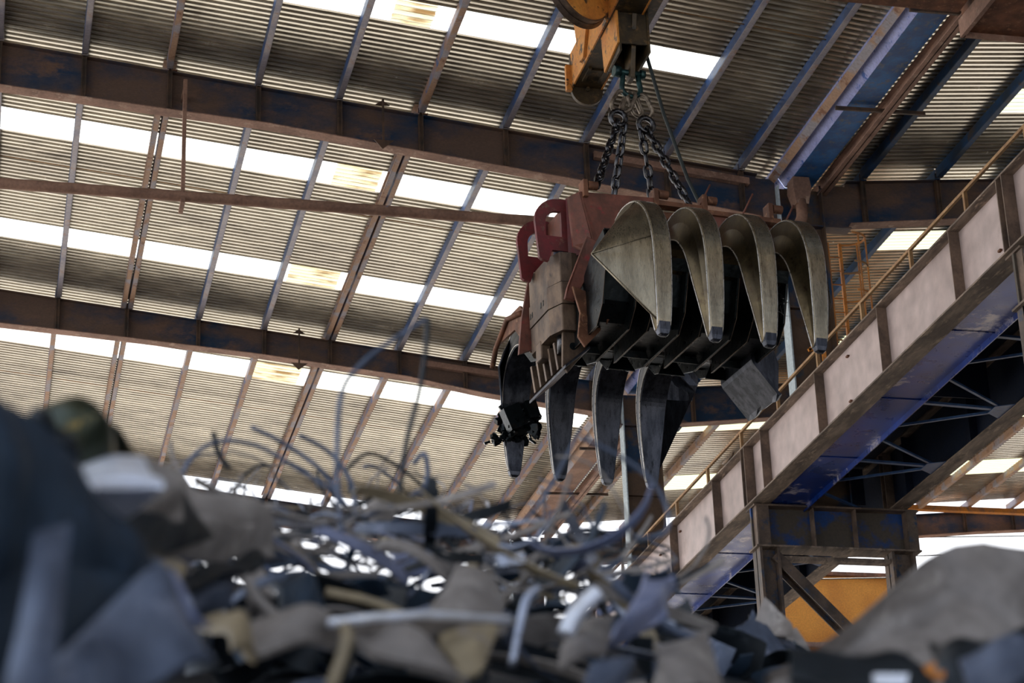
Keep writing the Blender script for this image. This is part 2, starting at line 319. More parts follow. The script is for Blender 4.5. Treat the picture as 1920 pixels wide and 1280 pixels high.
# ------------------------------------------------------------------ purlins, one per bay
BN = {0: 'above the camera', 1: 'top bay', 2: 'middle bay', 3: 'farthest bay'}
def purlin(x, ya, yb, z, m, m2, label, grp, double=False, rot=0, h=.2):
    q = MB(); xo = random.uniform(-.02, .02)
    def c_sec(xc, fl):
        q.cur = 1; q.box(xc - .006, xc + .006, ya, yb, z + .012, z + h); q.cur = 0
        q.box(min(xc, xc + fl), max(xc, xc + fl), ya, yb, z, z + .012)
        q.box(min(xc, xc + fl), max(xc, xc + fl), ya, yb, z + h - .014, z + h - .002)
        q.box(xc + fl - .005, xc + fl + .005, ya, yb, z, z + .03)
    if double: c_sec(x - .03, -.1); c_sec(x + .03, .1)
    else: c_sec(x + xo - .05, .11)
    o = q.build('purlin', m, m2=m2); tag(o, label, 'purlin', grp); return o
for bi in range(4):
    ya, yb = [5.2, 26.5, 38.14, 49.78][bi] - .15, [26.5, 38.14, 49.78, 62.1][bi] - (.2 if bi < 3 else 0)
    nl = [x for x in PL if x > -9]
    for x in nl:
        n = len(PL) - 1 - PL.index(x)
        dbl = (x in (2.84, 7.72)) and bi >= 2
        m = M_purlin_b if bi == 3 or dbl or (bi == 1 and x in (2.84, 7.72)) else M_purlin
        z = zl(x)
        purlin(x, ya, yb, z, m, M_web if m is M_purlin else M_web_b, '%s roof purlin, %s left of the gutter, %s' % ('paired rusty' if dbl else 'rusty brown' if m is M_purlin_b else 'blue-grey steel', ORD[n], BN[bi]), 'purlins under the left roof slope', dbl)
    for x in PR:
        if x > 33: continue
        n = PR.index(x); m = M_purlin_b if bi == 3 else M_purlin_d
        z = zr(x)
        purlin(x, ya, yb, z, m, M_purlin_d if bi < 3 else M_purlin_b, '%s roof purlin, %s right of the gutter, %s' % ('rusty brown' if bi == 3 else 'dark blue steel', ORD[n], BN[bi]), 'purlins under the right roof slope', False)
# thin sag rods between purlins
for (Y, xa, xb, nm) in ((33.75 * KY, -4, 14.4, 'in the bay at the top of the picture'), (44.05, -4, 14.4, 'in the middle bay'), (56.2, -4, 14.4, 'in the farthest bay')):
    q = MB(); q.tube([(xa, Y - 1.1, zl(xa) + .1), (xb, Y - 1.1, zl(xb) + .1)], .012, 6)
    tag(q.build('sag_rod', M_rail), 'thin pale rod crossing the left purlins, ' + nm, 'tie rod')

# ------------------------------------------------------------------ valley gutter
for bi in range(1, 4):
    ya, yb = [5, 26.55, 38.16, 49.8][bi], [26.3, 38.12, 49.76, 61.6][bi]
    t = thing('valley_gutter', (15.4, (ya + yb) / 2, 19.8), 'blue valley gutter between the two roof slopes, ' + BN[bi], 'gutter', 'valley gutter lengths')
    def strip(a, b, th, name, m):
        q = MB(); q.prism([(a[0], ya, a[1]), (b[0], ya, b[1]), (b[0] + th[0], ya, b[1] + th[1]), (a[0] + th[0], ya, a[1] + th[1])], (0, yb - ya, 0)); q.build(name, m, t)
    strip((14.86, 20.06), (14.98, 19.96), (.0, .02), 'gutter_lip', M_purlin_b)
    far = bi == 3
    strip((14.96, 20.27), (15.2, 19.88), (.015, .015), 'gutter_side', M_purlin_b if far else M_gutter_l)
    strip((15.2, 19.88), (15.75, 19.9), (0, .015), 'gutter_bottom', M_pipe if far else M_gutter)
    strip((15.75, 19.9), (15.85, 20.2), (.015, 0), 'gutter_side', M_gutter)
    q = MB(); q.ibeam((15.98, ya, 19.88), (15.98, yb, 19.88), .2, .24); tag(q.build('eaves_beam', M_flange), 'brown eaves beam beside the valley gutter, ' + BN[bi], 'beam', 'eaves beams')
    for k, yy in enumerate(([31.0, 34.6], [42.2, 45.9], [53.6, 57.3])[bi - 1]):
        q = MB(); q.bar((14.95, yy, 19.8), (16.75, yy, 19.83), .05, .07)
        tag(q.build('gutter_strut', M_stiff), 'short dark strut under the valley gutter, %s of the two in the %s' % (('nearer', 'farther')[k], BN[bi]), 'strut', 'gutter struts')

# ------------------------------------------------------------------ columns under the valley
def column(Y, where):
    t = thing('valley_column', (15.45, Y, 13.07), 'tall steel column under the valley gutter, ' + where, 'column', 'columns under the valley')
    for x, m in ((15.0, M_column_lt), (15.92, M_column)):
        q = MB(); q.box(x - .015, x + .015, Y - .17, Y + .17, 13.08, 19.85); q.build('column_flange', m, t)
    q = MB(); q.box(15.015, 15.905, Y - .01, Y + .01, 13.08, 19.85); q.build('column_web', M_column, t)
    # haunch block where girders land
    q = MB(); q.box(14.6, 14.985, Y - .011, Y + .011, 19.05, 20.05); q.box(15.935, 16.5, Y - .011, Y + .011, 19.05, 20.0); q.box(14.6, 16.5, Y - .15, Y + .15, 19.0, 19.03); q.build('haunch_plate', M_girder, t)
    for zz in (14.6, 17.2):
        q = MB(); q.box(15.02, 15.9, Y - .12, Y - .012, zz, zz + .02); q.build('column_stiffener', M_column, t)
    return t
for Y, wh in ((26.5, 'nearest the camera, right edge'), (38.14, 'behind the right end of the grab'), (49.78, 'seen below the rightmost hanging tine'), (61.95, 'at the open end')): column(Y, wh)

# ------------------------------------------------------------------ drain pipe
t = thing('drain_pipe', (15.2, 37.7, 18.5), 'brown rainwater pipe with funnel box running level to the left below the girder', 'pipe')
q = MB()
q.loft([[V((x + sx * w, 37.75 + sy * w, z)) for sx, sy in ((-1, -1), (1, -1), (1, 1), (-1, 1))] for x, w, z in ((15.35, .17, 19.87), (15.35, .19, 19.62), (15.35, .13, 19.3))])
q.build('funnel_box', M_flange, t)
pts = [(15.35, 37.7, 19.4), (15.35, 37.7, 19.15)]
for k in range(0, 7):
    a = k / 6 * math.pi / 2; pts.append((15.35 - .4 * (1 - math.cos(a)), 37.7, 19.12 - .4 * math.sin(a)))
q = MB(); q.tube(pts, .115, 14); q.build('elbow', M_pipe, t)
q = MB(); q.tube([(14.97, 37.7, 18.72), (14.5, 37.7, 18.66), (13.8, 37.7, 18.54), (8, 37.68, 18.53), (2, 37.64, 18.53), (-6, 37.6, 18.53)], .105, 16); q.build('horizontal_pipe', M_pipe, t)
for (hx, wh) in ((3.1, 'at the left of the picture'), (-3.2, 'left of the picture edge')):
    q = MB(); q.box(hx - .035, hx - .02, 37.56, 37.66, 18.35, 20.95); q.box(hx + .02, hx + .035, 37.56, 37.66, 18.35, 20.95); q.box(hx - .035, hx + .035, 37.55, 37.565, 18.35, 20.95); q.box(hx - .04, hx + .04, 37.5, 38.0, 18.34, 18.42)
    q.box(hx - .035, hx + .035, 37.56, 38.1, 20.75, 20.82)
    tag(q.build('pipe_hanger', M_pipe), 'brown channel hanger holding the drain pipe from the girder, ' + wh, 'hanger')
# braces hanging at girders (small fans)
for (x, Y, nm) in ((6.95, 38.14, 'girder behind the grab'), (6.95, 49.78, 'girder behind the hanging tines')):
    q = MB(); z0 = zl(x)
    q.box(x - .02, x + .02, Y - .26, Y - .22, z0 - .85, z0 + .12); q.prism([(x - .2, Y - .3, z0 - .9 + .1), (x + .2, Y - .3, z0 - .9 + .1), (x, Y - .15, z0 - 1.02 + .1)], (0, .04, .02)); q.prism([(x - .14, Y - .2, z0 + .02), (x + .14, Y - .2, z0 + .02), (x, Y - .2, z0 + .12)], (0, .04, 0))
    tag(q.build('girder_clamp', M_stiff), 'thin vertical clamp with a small triangular plate on the ' + nm, 'clamp')

# ------------------------------------------------------------------ crane runway girders
STY = [13.7 + 2.94 * i for i in range(16)]
STY = [28.35 + 2.93 * i for i in range(-8, 11)]
def runway_girder(xc, z0, z1, label, mweb, side, hw=.195):
    ya, yb = 6.0, 61.0
    t = thing('runway_girder', (xc, 33, z0), label, 'crane girder')
    xw = xc
    q = MB(); q.box(xw - .008, xw + .008, ya, yb, z0 + .03, z1 - .03); q.build('web_plate', mweb, t)
    q = MB(); q.box(xc - hw, xc + hw, ya, yb, z0, z0 + .03); q.build('bottom_flange', M_rflange, t)
    q = MB(); q.box(xc - hw, xc + hw, ya, yb, z1 - .03, z1); q.build('top_flange', M_rflange, t)
    for y in STY:
        if y > 60: continue
        q = MB(); a, b = (xc - hw + .01, xw - .009) if side < 0 else (xw + .009, xc + hw - .01)
        q.box(a, b, y - .008, y + .008, z0 + .03, z1 - .03); q.build('stiffener', M_rstiff, t)
        if side > 0:
            q = MB(); q.box(xc - hw + .01, xw - .009, y - .008, y + .008, z0 + .03, z1 - .03); q.build('stiffener', M_dblue, t)
    for y in (26.5, 38.14, 49.78):
        for dy in (-.09, .09):
            q = MB(); q.box(xc - hw - .01, xw - .009, y + dy - .012, y + dy + .012, z0 + .03, z1 - .03); q.build('bearing_stiffener', M_rstiff, t)
    return t
fr = runway_girder(14.05, 13.07, 14.27, 'large pale pink-grey crane runway girder crossing the right side, nearest one', M_runway, -1)
rr = runway_girder(16.85, 13.07, 14.27, 'dark blue rear crane runway girder seen from below, brown bottom flange', M_dblue, 1, .17)
# small cleats on the pale web
for i, (x, y) in enumerate(((1657, 600), (1590, 668), (1663, 687), (1596, 752), (1876, 470), (1276, 996), (1239, 1040), (1281, 1067))):
    p = ray(x, y); p = p * (14.03 / p.x)
    q = MB(); q.box(14.0, 14.045, p.y - .04, p.y + .04, p.z - .015, p.z + .015); q.build('cleat', M_rusty, fr)
q = MB(); q.box(14.28, 17.1, 6, 61, 14.28, 14.3); tag(q.build('walkway_deck', M_dblue), 'dark blue steel walkway deck on top of the runway girders', 'walkway')
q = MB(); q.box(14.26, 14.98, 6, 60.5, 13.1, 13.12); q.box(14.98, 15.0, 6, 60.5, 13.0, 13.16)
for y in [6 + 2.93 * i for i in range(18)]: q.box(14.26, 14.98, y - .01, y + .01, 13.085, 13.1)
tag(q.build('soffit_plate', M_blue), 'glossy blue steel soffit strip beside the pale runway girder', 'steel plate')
k = 0
for yc in [y + 1.4 for y in STY]:
    if not 24 < yc < 52: continue
    k += 1
    t = thing('lacing_bracket', (16.66, yc, 13.1), 'blue lacing bars fanning from a gusset under the runway, %s from the right edge' % ORD[k - 1], 'bracing', 'lacing under the runway')
    q = MB(); q.prism([(16.68, yc - .35, 13.09), (16.68, yc + .35, 13.09), (16.38, yc + .12, 13.09), (16.38, yc - .2, 13.09)], (0, 0, .012)); q.build('gusset_plate', M_lace, t)
    for dy, w in ((-1.3, .05), (-.15, .08), (1.05, .05)):
        q = MB(); q.bar((16.5, yc + dy * .1, 13.12), (15.0, yc + dy, 13.12), w, .04); q.build('lacing_bar', M_lace, t)
# internal diaphragms between runway girders
for i, y in enumerate([STY[7] + 1.9 + 5.86 * j for j in range(5)]):
    q = MB(); q.box(15.1, 16.65, y - .01, y + .01, 13.5, 14.25); q.box(15.05, 15.12, y - .08, y + .08, 13.15, 14.25)
    tag(q.build('cross_frame', M_dblue), 'dark blue cross frame plate between the runway girders, %s from the right' % ORD[i], 'cross frame', 'cross frames inside the runway')

# handrail on the walkway
t = thing('handrail', (14.5, 33, 14.3), 'ochre steel handrail along the top of the pale runway girder', 'handrail')
q = MB(); q.bar((14.5, 8, 15.24), (14.5, 60, 15.24), .05, .05); q.build('top_rail', M_rail, t)
q = MB(); q.bar((14.5, 8, 14.78), (14.5, 60, 14.78), .03, .04); q.build('middle_rail', M_rail, t)
for y in [28.9 + 2.2 * i for i in range(-7, 14)]:
    q = MB(); q.box(14.47, 14.53, y - .03, y + .03, 14.28, 15.22); q.build('post', M_rail, t)
q = MB(); q.box(14.3, 14.36, 8, 60, 14.28, 14.36); tag(q.build('crane_rail', M_rflange), 'brown crane rail on the outer runway edge', 'rail')
# rear platform rail
t = thing('handrail', (16.9, 38, 14.3), 'second handrail of upright posts behind the walkway near the ladder', 'handrail')
pp = []
for (y, h) in ((35.5, 18.0), ):
    pass
q = MB(); q.bar((16.9, 30, 16.55), (16.9, 44, 16.55), .05, .05); q.build('top_rail', M_rail, t)
for y in (30.0, 33.4, 36.8, 40.2, 43.6):
    q = MB(); q.box(16.87, 16.93, y - .03, y + .03, 14.28, 16.52); q.build('post', M_rail, t)

# pigeon on the girder flange
bp_ = ray(1366, 862); bp_ = bp_ * (13.98 / bp_.x); bz = 14.27
bd = thing('pigeon', (13.98, bp_.y, bz), 'small grey pigeon perched on the edge of the pale runway girder', 'bird')
q = MB(); ps = [(-.2, .13, .012), (-.14, .13, .03), (-.06, .135, .055), (.02, .15, .066), (.08, .18, .055), (.115, .215, .035), (.13, .245, .032), (.15, .262, .03), (.172, .262, .018), (.2, .255, .004)]
q.tube([(13.98 + .35 * a, bp_.y - .93 * a, bz + h) for a, h, r in ps], [r for a, h, r in ps], 12); q.build('body', M_guard, bd)
q = MB(); q.tube([(14.0, bp_.y, bz + .1), (14.0, bp_.y, bz)], .006, 5); q.tube([(13.96, bp_.y, bz + .1), (13.96, bp_.y, bz)], .006, 5); q.build('legs', M_redb, bd)
# caged ladder beside the column
t = thing('caged_ladder', (16.2, 38.3, 14.3), 'orange caged ladder beside the column right of the grab', 'ladder')
for x in (16.03, 16.3):
    q = MB(); q.box(x - .03, x + .03, 38.2, 38.26, 14.28, 18.75); q.build('stile', M_ladder, t)
for i in range(14):
    q = MB(); q.tube([(16.03, 38.23, 14.55 + .3 * i), (16.3, 38.23, 14.55 + .3 * i)], .014, 6); q.build('rung', M_ladder, t)
for i in range(6):
    z = 15.6 + i * .62; pts = [(16.3 + .38 * math.sin(a) * 1.0, 38.23 - .32 + .32 * math.cos(a) - .05, z) for a in [j * math.pi / 8 for j in range(9)]]
    q = MB(); q.tube(pts, .022, 6); q.build('cage_hoop', M_ladder if i % 2 else M_rail, t)
for a in (.9, 1.9, 2.8):
    x, y = 16.3 + .38 * math.sin(a), 38.23 - .37 + .32 * math.cos(a)
    q = MB(); q.bar((x, y, 15.6), (x, y, 18.7), .03, .015, (0, 1, 0)); q.build('cage_strap', M_ladder, t)
t = thing('ladder_bracket', (15.56, 38, 14.3), 'orange post with two bent arms in front of the column web', 'bracket')
q = MB(); q.box(15.53, 15.6, 37.75, 37.82, 14.28, 17.15); q.build('post', M_ladder, t)
for z in (16.35, 17.0):
    q = MB(); q.bar((15.25, 37.78, z - .15), (15.56, 37.78, z + .12), .06, .06); q.bar((15.25, 37.78, z - .15), (15.56, 37.78, z - .1), .06, .05); q.build('arm', M_ladder, t)

# ------------------------------------------------------------------ cross beams and braced bents
def bent(Y, where, full=True):
    t = thing('cross_beam', (15.57, Y, 12.23), 'short deep cross beam carrying both runway girders, ' + where, 'cross beam', 'cross beams under the runway')
    yf = Y - .24
    q = MB(); q.box(13.92, 17.22, yf - .0, yf + .48, 13.03, 13.065); q.build('top_flange', M_rstiff, t)
    q = MB(); q.box(13.92, 17.22, yf - .0, yf + .48, 12.23, 12.265); q.build('bottom_flange', M_rflange, t)
    q = MB(); q.box(13.92, 17.22, Y - .03, Y + .03, 12.265, 13.03); q.build('web_plate', M_cross, t)
    for x in (13.97, 14.2, 15.1, 15.95, 16.98, 17.18):
        q = MB(); q.box(x - .012, x + .012, yf + .02, Y - .03, 12.265, 13.03); q.build('stiffener', M_rstiff, t)
    q = MB(); q.box(13.97, 14.2, yf + .0, yf + .02, 12.265, 13.03); q.box(16.98, 17.18, yf, yf + .02, 12.265, 13.03); q.build('end_plate', M_frame, t)
    t = thing('support_bent', (15.57, Y, FLOOR), 'braced two-legged steel frame under the runway, ' + where, 'support frame', 'support frames under the runway')
    for x0, x1 in ((13.98, 14.38), (16.62, 17.1)):
        q = MB(); q.box(x0, x0 + .05, Y - .2, Y + .2, FLOOR, 12.23); q.box(x1 - .05, x1, Y - .2, Y + .2, FLOOR, 12.23); q.box(x0, x1, Y - .02, Y + .02, FLOOR, 12.23); q.build('leg', M_frame, t)
    zz = 12.1; s = 1
    while zz > 0:
        a, b = (14.3, zz), (16.7, zz - 2.5)
        if s < 0: a, b = (16.7, zz), (14.3, zz - 2.5)
        q = MB()
        for dy in (-.15, .15): q.bar((a[0], Y + dy, a[1]), (b[0], Y + dy, b[1]), .03, .2, (0, 0, 1))
        q.bar((a[0], Y, a[1]), (b[0], Y, b[1]), .3, .02, (0, 0, 1))
        q.build('diagonal_brace', M_frame, t); zz -= 2.7; s = -s
    q = MB(); q.box(14.35, 16.65, Y - .1, Y + .1, 12.02, 12.1); q.build('tie_bar', M_rflange, t)
bent(26.5, 'cut by the right edge of the picture'); bent(38.14, 'in the lower right of the picture'); bent(49.78, 'behind the scrap heap'); bent(61.5, 'at the open end')

# ------------------------------------------------------------------ open end: orange wall and cables
q = MB(); q.box(24.6, 34, 67, 67.3, FLOOR, 20.65); o = q.build('wall_far', M_orange); struct(o)
q = MB(); q.box(24.6, 34, 66.8, 66.98, 18.2, 18.35); struct(q.build('trim_1', M_flange))
q = MB(); q.box(24.6, 34, 66.85, 67.3, 20.66, 20.78); struct(q.build('trim_2', M_rusty))
for i, z in enumerate((20.9, 20.3, 19.6)):
    q = MB(); q.tube([(16, 62.6, z - 1), (24, 62.6, z - .45), (33, 62.6, z)], .02, 6)
    tag(q.build('cable', M_cable), 'thin dark cable across the bright opening at the far end, %s' % ('topmost', 'middle', 'lowest')[i], 'cable', 'cables at the open end')
q = MB(); q.box(16.5, 40, 61.3, 61.5, 21.15, 21.3)
tag(q.build('edge_beam', M_ladder), 'orange-brown beam at the far roof edge on the right', 'beam')

# ------------------------------------------------------------------ crane bridge above
q = MB(); q.box(-12, 12.0, 21.4, 23.45, 15.0, 16.4); tag(q.build('crane_bridge', M_rusty), 'dark red-brown crane bridge girder cut off by the top right edge', 'crane bridge')
t = thing('end_carriage', (13.2, 22.4, 14.8), 'red-brown end carriage of the crane at the top right corner', 'crane carriage')
q = MB(); q.box(12.12, 15, 21.0, 23.6, 14.8, 15.8); q.build('carriage_box', M_rusty, t)
q = MB(); q.box(12.08, 12.14, 21.0, 23.64, 14.74, 15.0); q.box(12.12, 15, 23.58, 23.64, 14.74, 14.86); q.build('bottom_trim', M_flange, t)

# ------------------------------------------------------------------ the grab
O = V((6.5405649, 23.2885089, 9.1638824)); U_ = V((0.99335600, 0.11508192, 0)); W_ = V((-0.11508192, 0.99335600, 0))
def G(a, b, c): return O + U_ * a + W_ * b + V((0, 0, c))
grab = thing('scrap_grab', G(1, 0, 2.5), 'large eight-tine steel scrap grab hanging open from chains', 'grab')
TU = [.02, .63, 1.27, 1.88]
OUT = [(1.0, 1.3), (1.3, 1.53), (1.6, 1.66), (1.85, 1.665), (2.08, 1.59), (2.27, 1.44), (2.39, 1.24), (2.45, 1.02), (2.46, .78), (2.45, .52), (2.43, .27), (2.40, .07), (2.37, -.03), (2.33, -.09)]
INN = [(1.0, 1.0), (1.3, 1.2), (1.55, 1.33), (1.75, 1.33), (1.93, 1.25), (2.06, 1.12), (2.14, .98), (2.19, .82), (2.23, .62), (2.27, .4), (2.30, .2), (2.32, .04), (2.325, -.05), (2.325, -.08)]
WO = [.108, .108, .108, .108, .107, .106, .105, .103, .1, .095, .087, .078, .068, .045]
WI = [.19, .19, .19, .19, .19, .19, .186, .177, .162, .138, .114, .094, .076, .048]
def smooth_tab(cols, k=3):
    rows = list(zip(*cols)); out = []
    rows = [tuple(x for g_ in r for x in (g_ if isinstance(g_, tuple) else (g_,))) for r in rows]
    for i in range(len(rows) - 1):
        p0, p1, p2, p3 = rows[max(i - 1, 0)], rows[i], rows[i + 1], rows[min(i + 2, len(rows) - 1)]
        for j in range(k):
            t_ = j / k; out.append(tuple(.5 * (2 * b + (c - a) * t_ + (2 * a - 5 * b + 4 * c - d) * t_ ** 2 + (3 * b - a - 3 * c + d) * t_ ** 3) for a, b, c, d in zip(p0, p1, p2, p3)))
    out.append(rows[-1]); return out
_T = smooth_tab((OUT, INN, WO, WI))
OUT, INN, WO, WI = [(r[0], r[1]) for r in _T], [(r[2], r[3]) for r in _T], [r[4] for r in _T], [r[5] for r in _T]
def tine(u, sgn, end):
    near = sgn < 0
    mo = M_tine if near else M_tine_k
    secs = []; face = []
    for (ov, oz), (iv, iz), wo, wi in zip(OUT, INN, WO, WI):
        mv, mz = iv * .45 + ov * .55, iz * .45 + oz * .55; wm = (wo * .75 + wi * .25)
        secs.append([G(u - wo, sgn * ov, oz), G(u + wo, sgn * ov, oz), G(u + wm, sgn * mv, mz), G(u + wi, sgn * iv, iz), G(u - wi, sgn * iv, iz), G(u - wm, sgn * mv, mz)])
    q = MB(); q.loft(secs, False)
    tn = q.build('tine', M_tine_d if near else M_tine_k, grab, bevel=.008)
    # wear strip on the outer face (near) or inner face (far)
    q = MB(); rows = []
    prof, ww = (OUT, WO) if near else (INN, WI)
    for (pv, pz), w in list(zip(prof, ww))[3:-3]:
        rows.append((pv, pz, w))
    s2 = []
    for i, (pv, pz, w) in enumerate(rows):
        a = rows[max(i - 1, 0)]; b = rows[min(i + 1, len(rows) - 1)]
        dv, dz = b[0] - a[0], b[1] - a[1]; L_ = math.hypot(dv, dz); nv, nz = (-dz / L_, dv / L_)
        if near: nv, nz = (nv, nz) if nv > 0 or nz > 0 else (-nv, -nz)
        else: nv, nz = (-nv, -nz) if nv > 0 or nz > 0 else (nv, nz)
        k = 1.0
        s2.append([G(u - w * k, sgn * pv, pz), G(u + w * k, sgn * pv, pz), G(u + w * k * .93, sgn * (pv + nv * .018), pz + nz * .018), G(u - w * k * .93, sgn * (pv + nv * .018), pz + nz * .018)])
    q.loft(s2, False); q.build('wear_plate', mo, tn, bevel=.006)
    q = MB()
    for e_, tab, ww_ in ((-1, OUT, WO), (1, OUT, WO), (-1, INN, WI)):
        q.tube([G(u + e_ * w_, sgn * a_, b_) for (a_, b_), w_ in list(zip(tab, ww_))[5:-3]], .008, 6)
    q.build('worn_edge_glint', M_edge, tn)  # thin pale rims build edge highlights into the worn tine edges
    q = MB(); pv, pz = 2.36, -.04
    q.loft([[G(u + dx * k, sgn * (2.36 + dv * k), -.02 - h) for dx, dv in ((-.075, -.05), (.075, -.05), (.066, .05), (-.066, .05))] for k, h in ((1.05, -.06), (1.0, .03), (.8, .075), (.4, .1))])
    q.build('tine_tip', M_tine_k, tn, bevel=.01)
    # arm carrying the tine back to the centre pivot
    def box_arm(mb, side):
        prof = [(.02, .53), (1.02, .53), (1.22, .72), (1.38, 1.15), (1.45, 1.3), (1.35, 1.58), (1.05, 1.5), (.55, 1.15), (.1, .95)] if near else [(-.1, .85), (.5, .75), (1.1, .92), (1.35, 1.15), (1.45, 1.22), (1.4, 1.6), (1.0, 1.5), (.4, 1.3), (-.1, 1.2)]
        for du in (-.2, .175):
            mb.prism([G(u + du, sgn * a, b) for a, b in prof], U_ * .025)
        for i in range(len(prof) - 1):
            if i in (1,) and side: pass
            (a, b), (c, d) = prof[i], prof[i + 1]
            if i in (0, 1, 2, 3, 5, 6):
                k_ = .1 if i in (0, 1, 2) else 0; P0, P1 = G(u - .185, sgn * (a - k_ * (i > 0)), b + k_), G(u - .185, sgn * (c - k_), d + k_); n = V((0, 0, .02))
                mb.prism([P0, P1, P1 + n, P0 + n], U_ * .37)
        # web diaphragms
        mb.prism([G(u - .175, sgn * .2, .55), G(u + .175, sgn * .2, .55), G(u, sgn * .25, .9)], W_ * .02)
    q = MB(); box_arm(q, near); ar = q.build('arm', M_oily, grab, bevel=.006)
    if near:
        q = MB()
        for du in (-.2, .2): q.tube([G(u + du, sgn * a_, b_) for a_, b_ in ((.02, .93), (.02, .53), (1.02, .53), (1.22, .72), (1.38, 1.15))], .004, 5)
        q.build('worn_edge_glint', M_guard, ar)  # rims that build edge highlights into the scuffed arm outlines
    return tn
tines = {}
for i, u in enumerate(TU): tines[(i, -1)] = tine(u, -1, i in (0, 3))
for i, u in enumerate(TU): tines[(i, 1)] = tine(u, 1, i in (0, 3))
# ears on the end tines
def ear(i, sgn, tip, side, m, name='side_plate', rows=(12, 33)):
    u = TU[i]; arc = []
    for (pv, pz), w in list(zip(OUT, WO))[rows[0]:rows[1] + 1]:
        arc.append(G(u + side * w, sgn * (pv - .02), pz))
    T_ = G(*tip); q = MB(); n = -W_ * .02 * sgn
    grid = []
    for a in arc: grid.append([a + (T_ - a) * (k / 6) for k in range(7)])
    # lower triangle flattened, upper wrap bulged
    for j, row in enumerate(grid):
        for k in range(1, 6):
            b = math.sin(k / 6 * math.pi) * .04 * max(0, 1 - j / 11); row[k] = row[k] + W_ * (sgn * b) + V((0, 0, b))
    q.grid(grid, n * 1.2, smooth=True)
    q.tube([T_, arc[-1]], .011, 6); q.tube([T_, arc[0]], .012, 6)
    o = q.build(name, m, tines[(i, sgn)], fix=False)
    q = MB(); mid = arc[9]; q.tube([T_ + W_ * (sgn * .012), mid + W_ * (sgn * .012)], .006, 6); q.build('weld_seam', M_tine, tines[(i, sgn)])
    return o
ear(0, -1, (-.72, -2.27, .8), -1, M_tine)
ear(3, -1, (2.2, -2.1, .62), 1, M_tine_d)
ear(3, 1, (2.5, 2.2, 1.2), 1, M_tine_k)
q = MB(); q.grid([[G(2.07, 2.2, 1.5), G(2.35, 2.2, 1.54), G(2.58, 2.2, 1.5)], [G(2.06, 2.28, 1.3), G(2.3, 2.25, 1.3), G(2.55, 2.2, 1.3)], [G(2.04, 2.3, 1.1), G(2.3, 2.25, 1.08), G(2.46, 2.2, 1.08)]], W_ * .03, smooth=False); q.build('side_plate', M_tine_k, tines[(3, 1)])
ear(0, 1, (-.3, 1.9, 1.15), -1, M_tine_k)
# body frame
def Tg(a, b, c): return G(a, b, c)
q = MB()
# front plate left of the opening, bent at its left edge
q.prism([G(-.13, -.6, 2.42), G(.82, -.62, 2.45), G(.95, -.62, 2.2), G(1.1, -.62, 1.75), G(.7, -.64, 1.3), G(.12, -.66, 1.55), G(-.02, -.66, 1.75)], W_ * .04)
q.prism([G(-.13, -.6, 2.42), G(-.02, -.66, 1.75), G(-.12, -.66, 1.62), G(-.2, -.5, 1.75), G(-.24, -.5, 2.38)], W_ * .05)
q.build('front_plate', M_redb, grab, bevel=.012)
q = MB(); q.prism([G(1.35, -.62, 2.38), G(2.45, -.62, 2.2), G(2.55, -.62, 1.9), G(2.4, -.62, 1.45), G(1.3, -.62, 1.35), G(1.45, -.62, 1.9)], W_ * .04); q.build('front_plate', M_redb, grab, bevel=.012)
q = MB(); q.box(-.15, 2.5, -.5, .6, 2.25, 2.35, Tg); q.build('top_plate', M_rusty, grab, bevel=.02)
q = MB(); q.box(.8, 1.5, -.63, -.5, 2.36, 2.42, Tg); q.box(1.45, 2.45, -.66, -.55, 2.3, 2.36, Tg); q.build('edge_rail', M_rusty, grab)
q = MB(); q.box(-.1, 2.35, -.45, .5, 1.2, 2.25, Tg); q.build('inner_body', M_oily, grab, bevel=.02)
q = MB(); q.box(-.1, 2.3, -.35, .35, .85, 1.25, Tg); q.cyl(G(-.15, -.55, .95), G(2.3, -.55, .95), .12, 16); q.cyl(G(-.15, .3, .95), G(2.3, .3, .95), .12, 16); q.build('lower_frame', M_oily, grab, bevel=.02)
# plates behind tines, red-brown with clevis
q = MB(); q.prism([G(-.15, -.8, 1.75), G(.05, -.82, 1.65), G(-.2, -.7, 1.15), G(-.28, -.66, .98), G(-.4, -.66, 1.0), G(-.38, -.7, 1.12)], W_ * .06); q.build('clevis_strap', M_redb, grab, bevel=.01)
q = MB(); q.prism([G(-.34, -.75, 1.12), G(-.1, -.75, 1.05), G(.02, -.75, .8), G(-.02, -.75, .6), G(-.22, -.75, .38), G(-.3, -.75, .5), G(-.26, -.75, .8)], W_ * .04); q.cyl(G(-.2, -.76, .72), G(-.2, -.7, .72), .05, 12); q.build('clevis_plate', M_rusty, grab, bevel=.008)
q = MB(); q.prism([G(.05, -.95, 1.62), G(.28, -.95, 1.45), G(.1, -.95, .85), G(-.02, -.95, .6), G(-.04, -.95, 1.0), G(-.08, -.95, 1.25)], W_ * .03); q.build('guide_plate', M_rusty, grab)
# shaft ends, bolts on top
for a in (.02, .92, 1.55, 2.42):
    q = MB(); q.cyl(G(a - .05, -.62, 2.5), G(a + .07, -.62, 2.5), .055, 12); q.box(a - .12, a - .06, -.66, -.5, 2.34, 2.56, Tg); q.build('shackle_lug', M_rusty, grab, bevel=.006)
for a, b in ((1.42, 2.55), (1.98, 2.5), (2.52, 2.42)):
    q = MB(); q.tube([G(a, -.6, b - .1), G(a + .15, -.6, b + .18)], .012, 6); q.build('spring_rod', M_redb, grab)
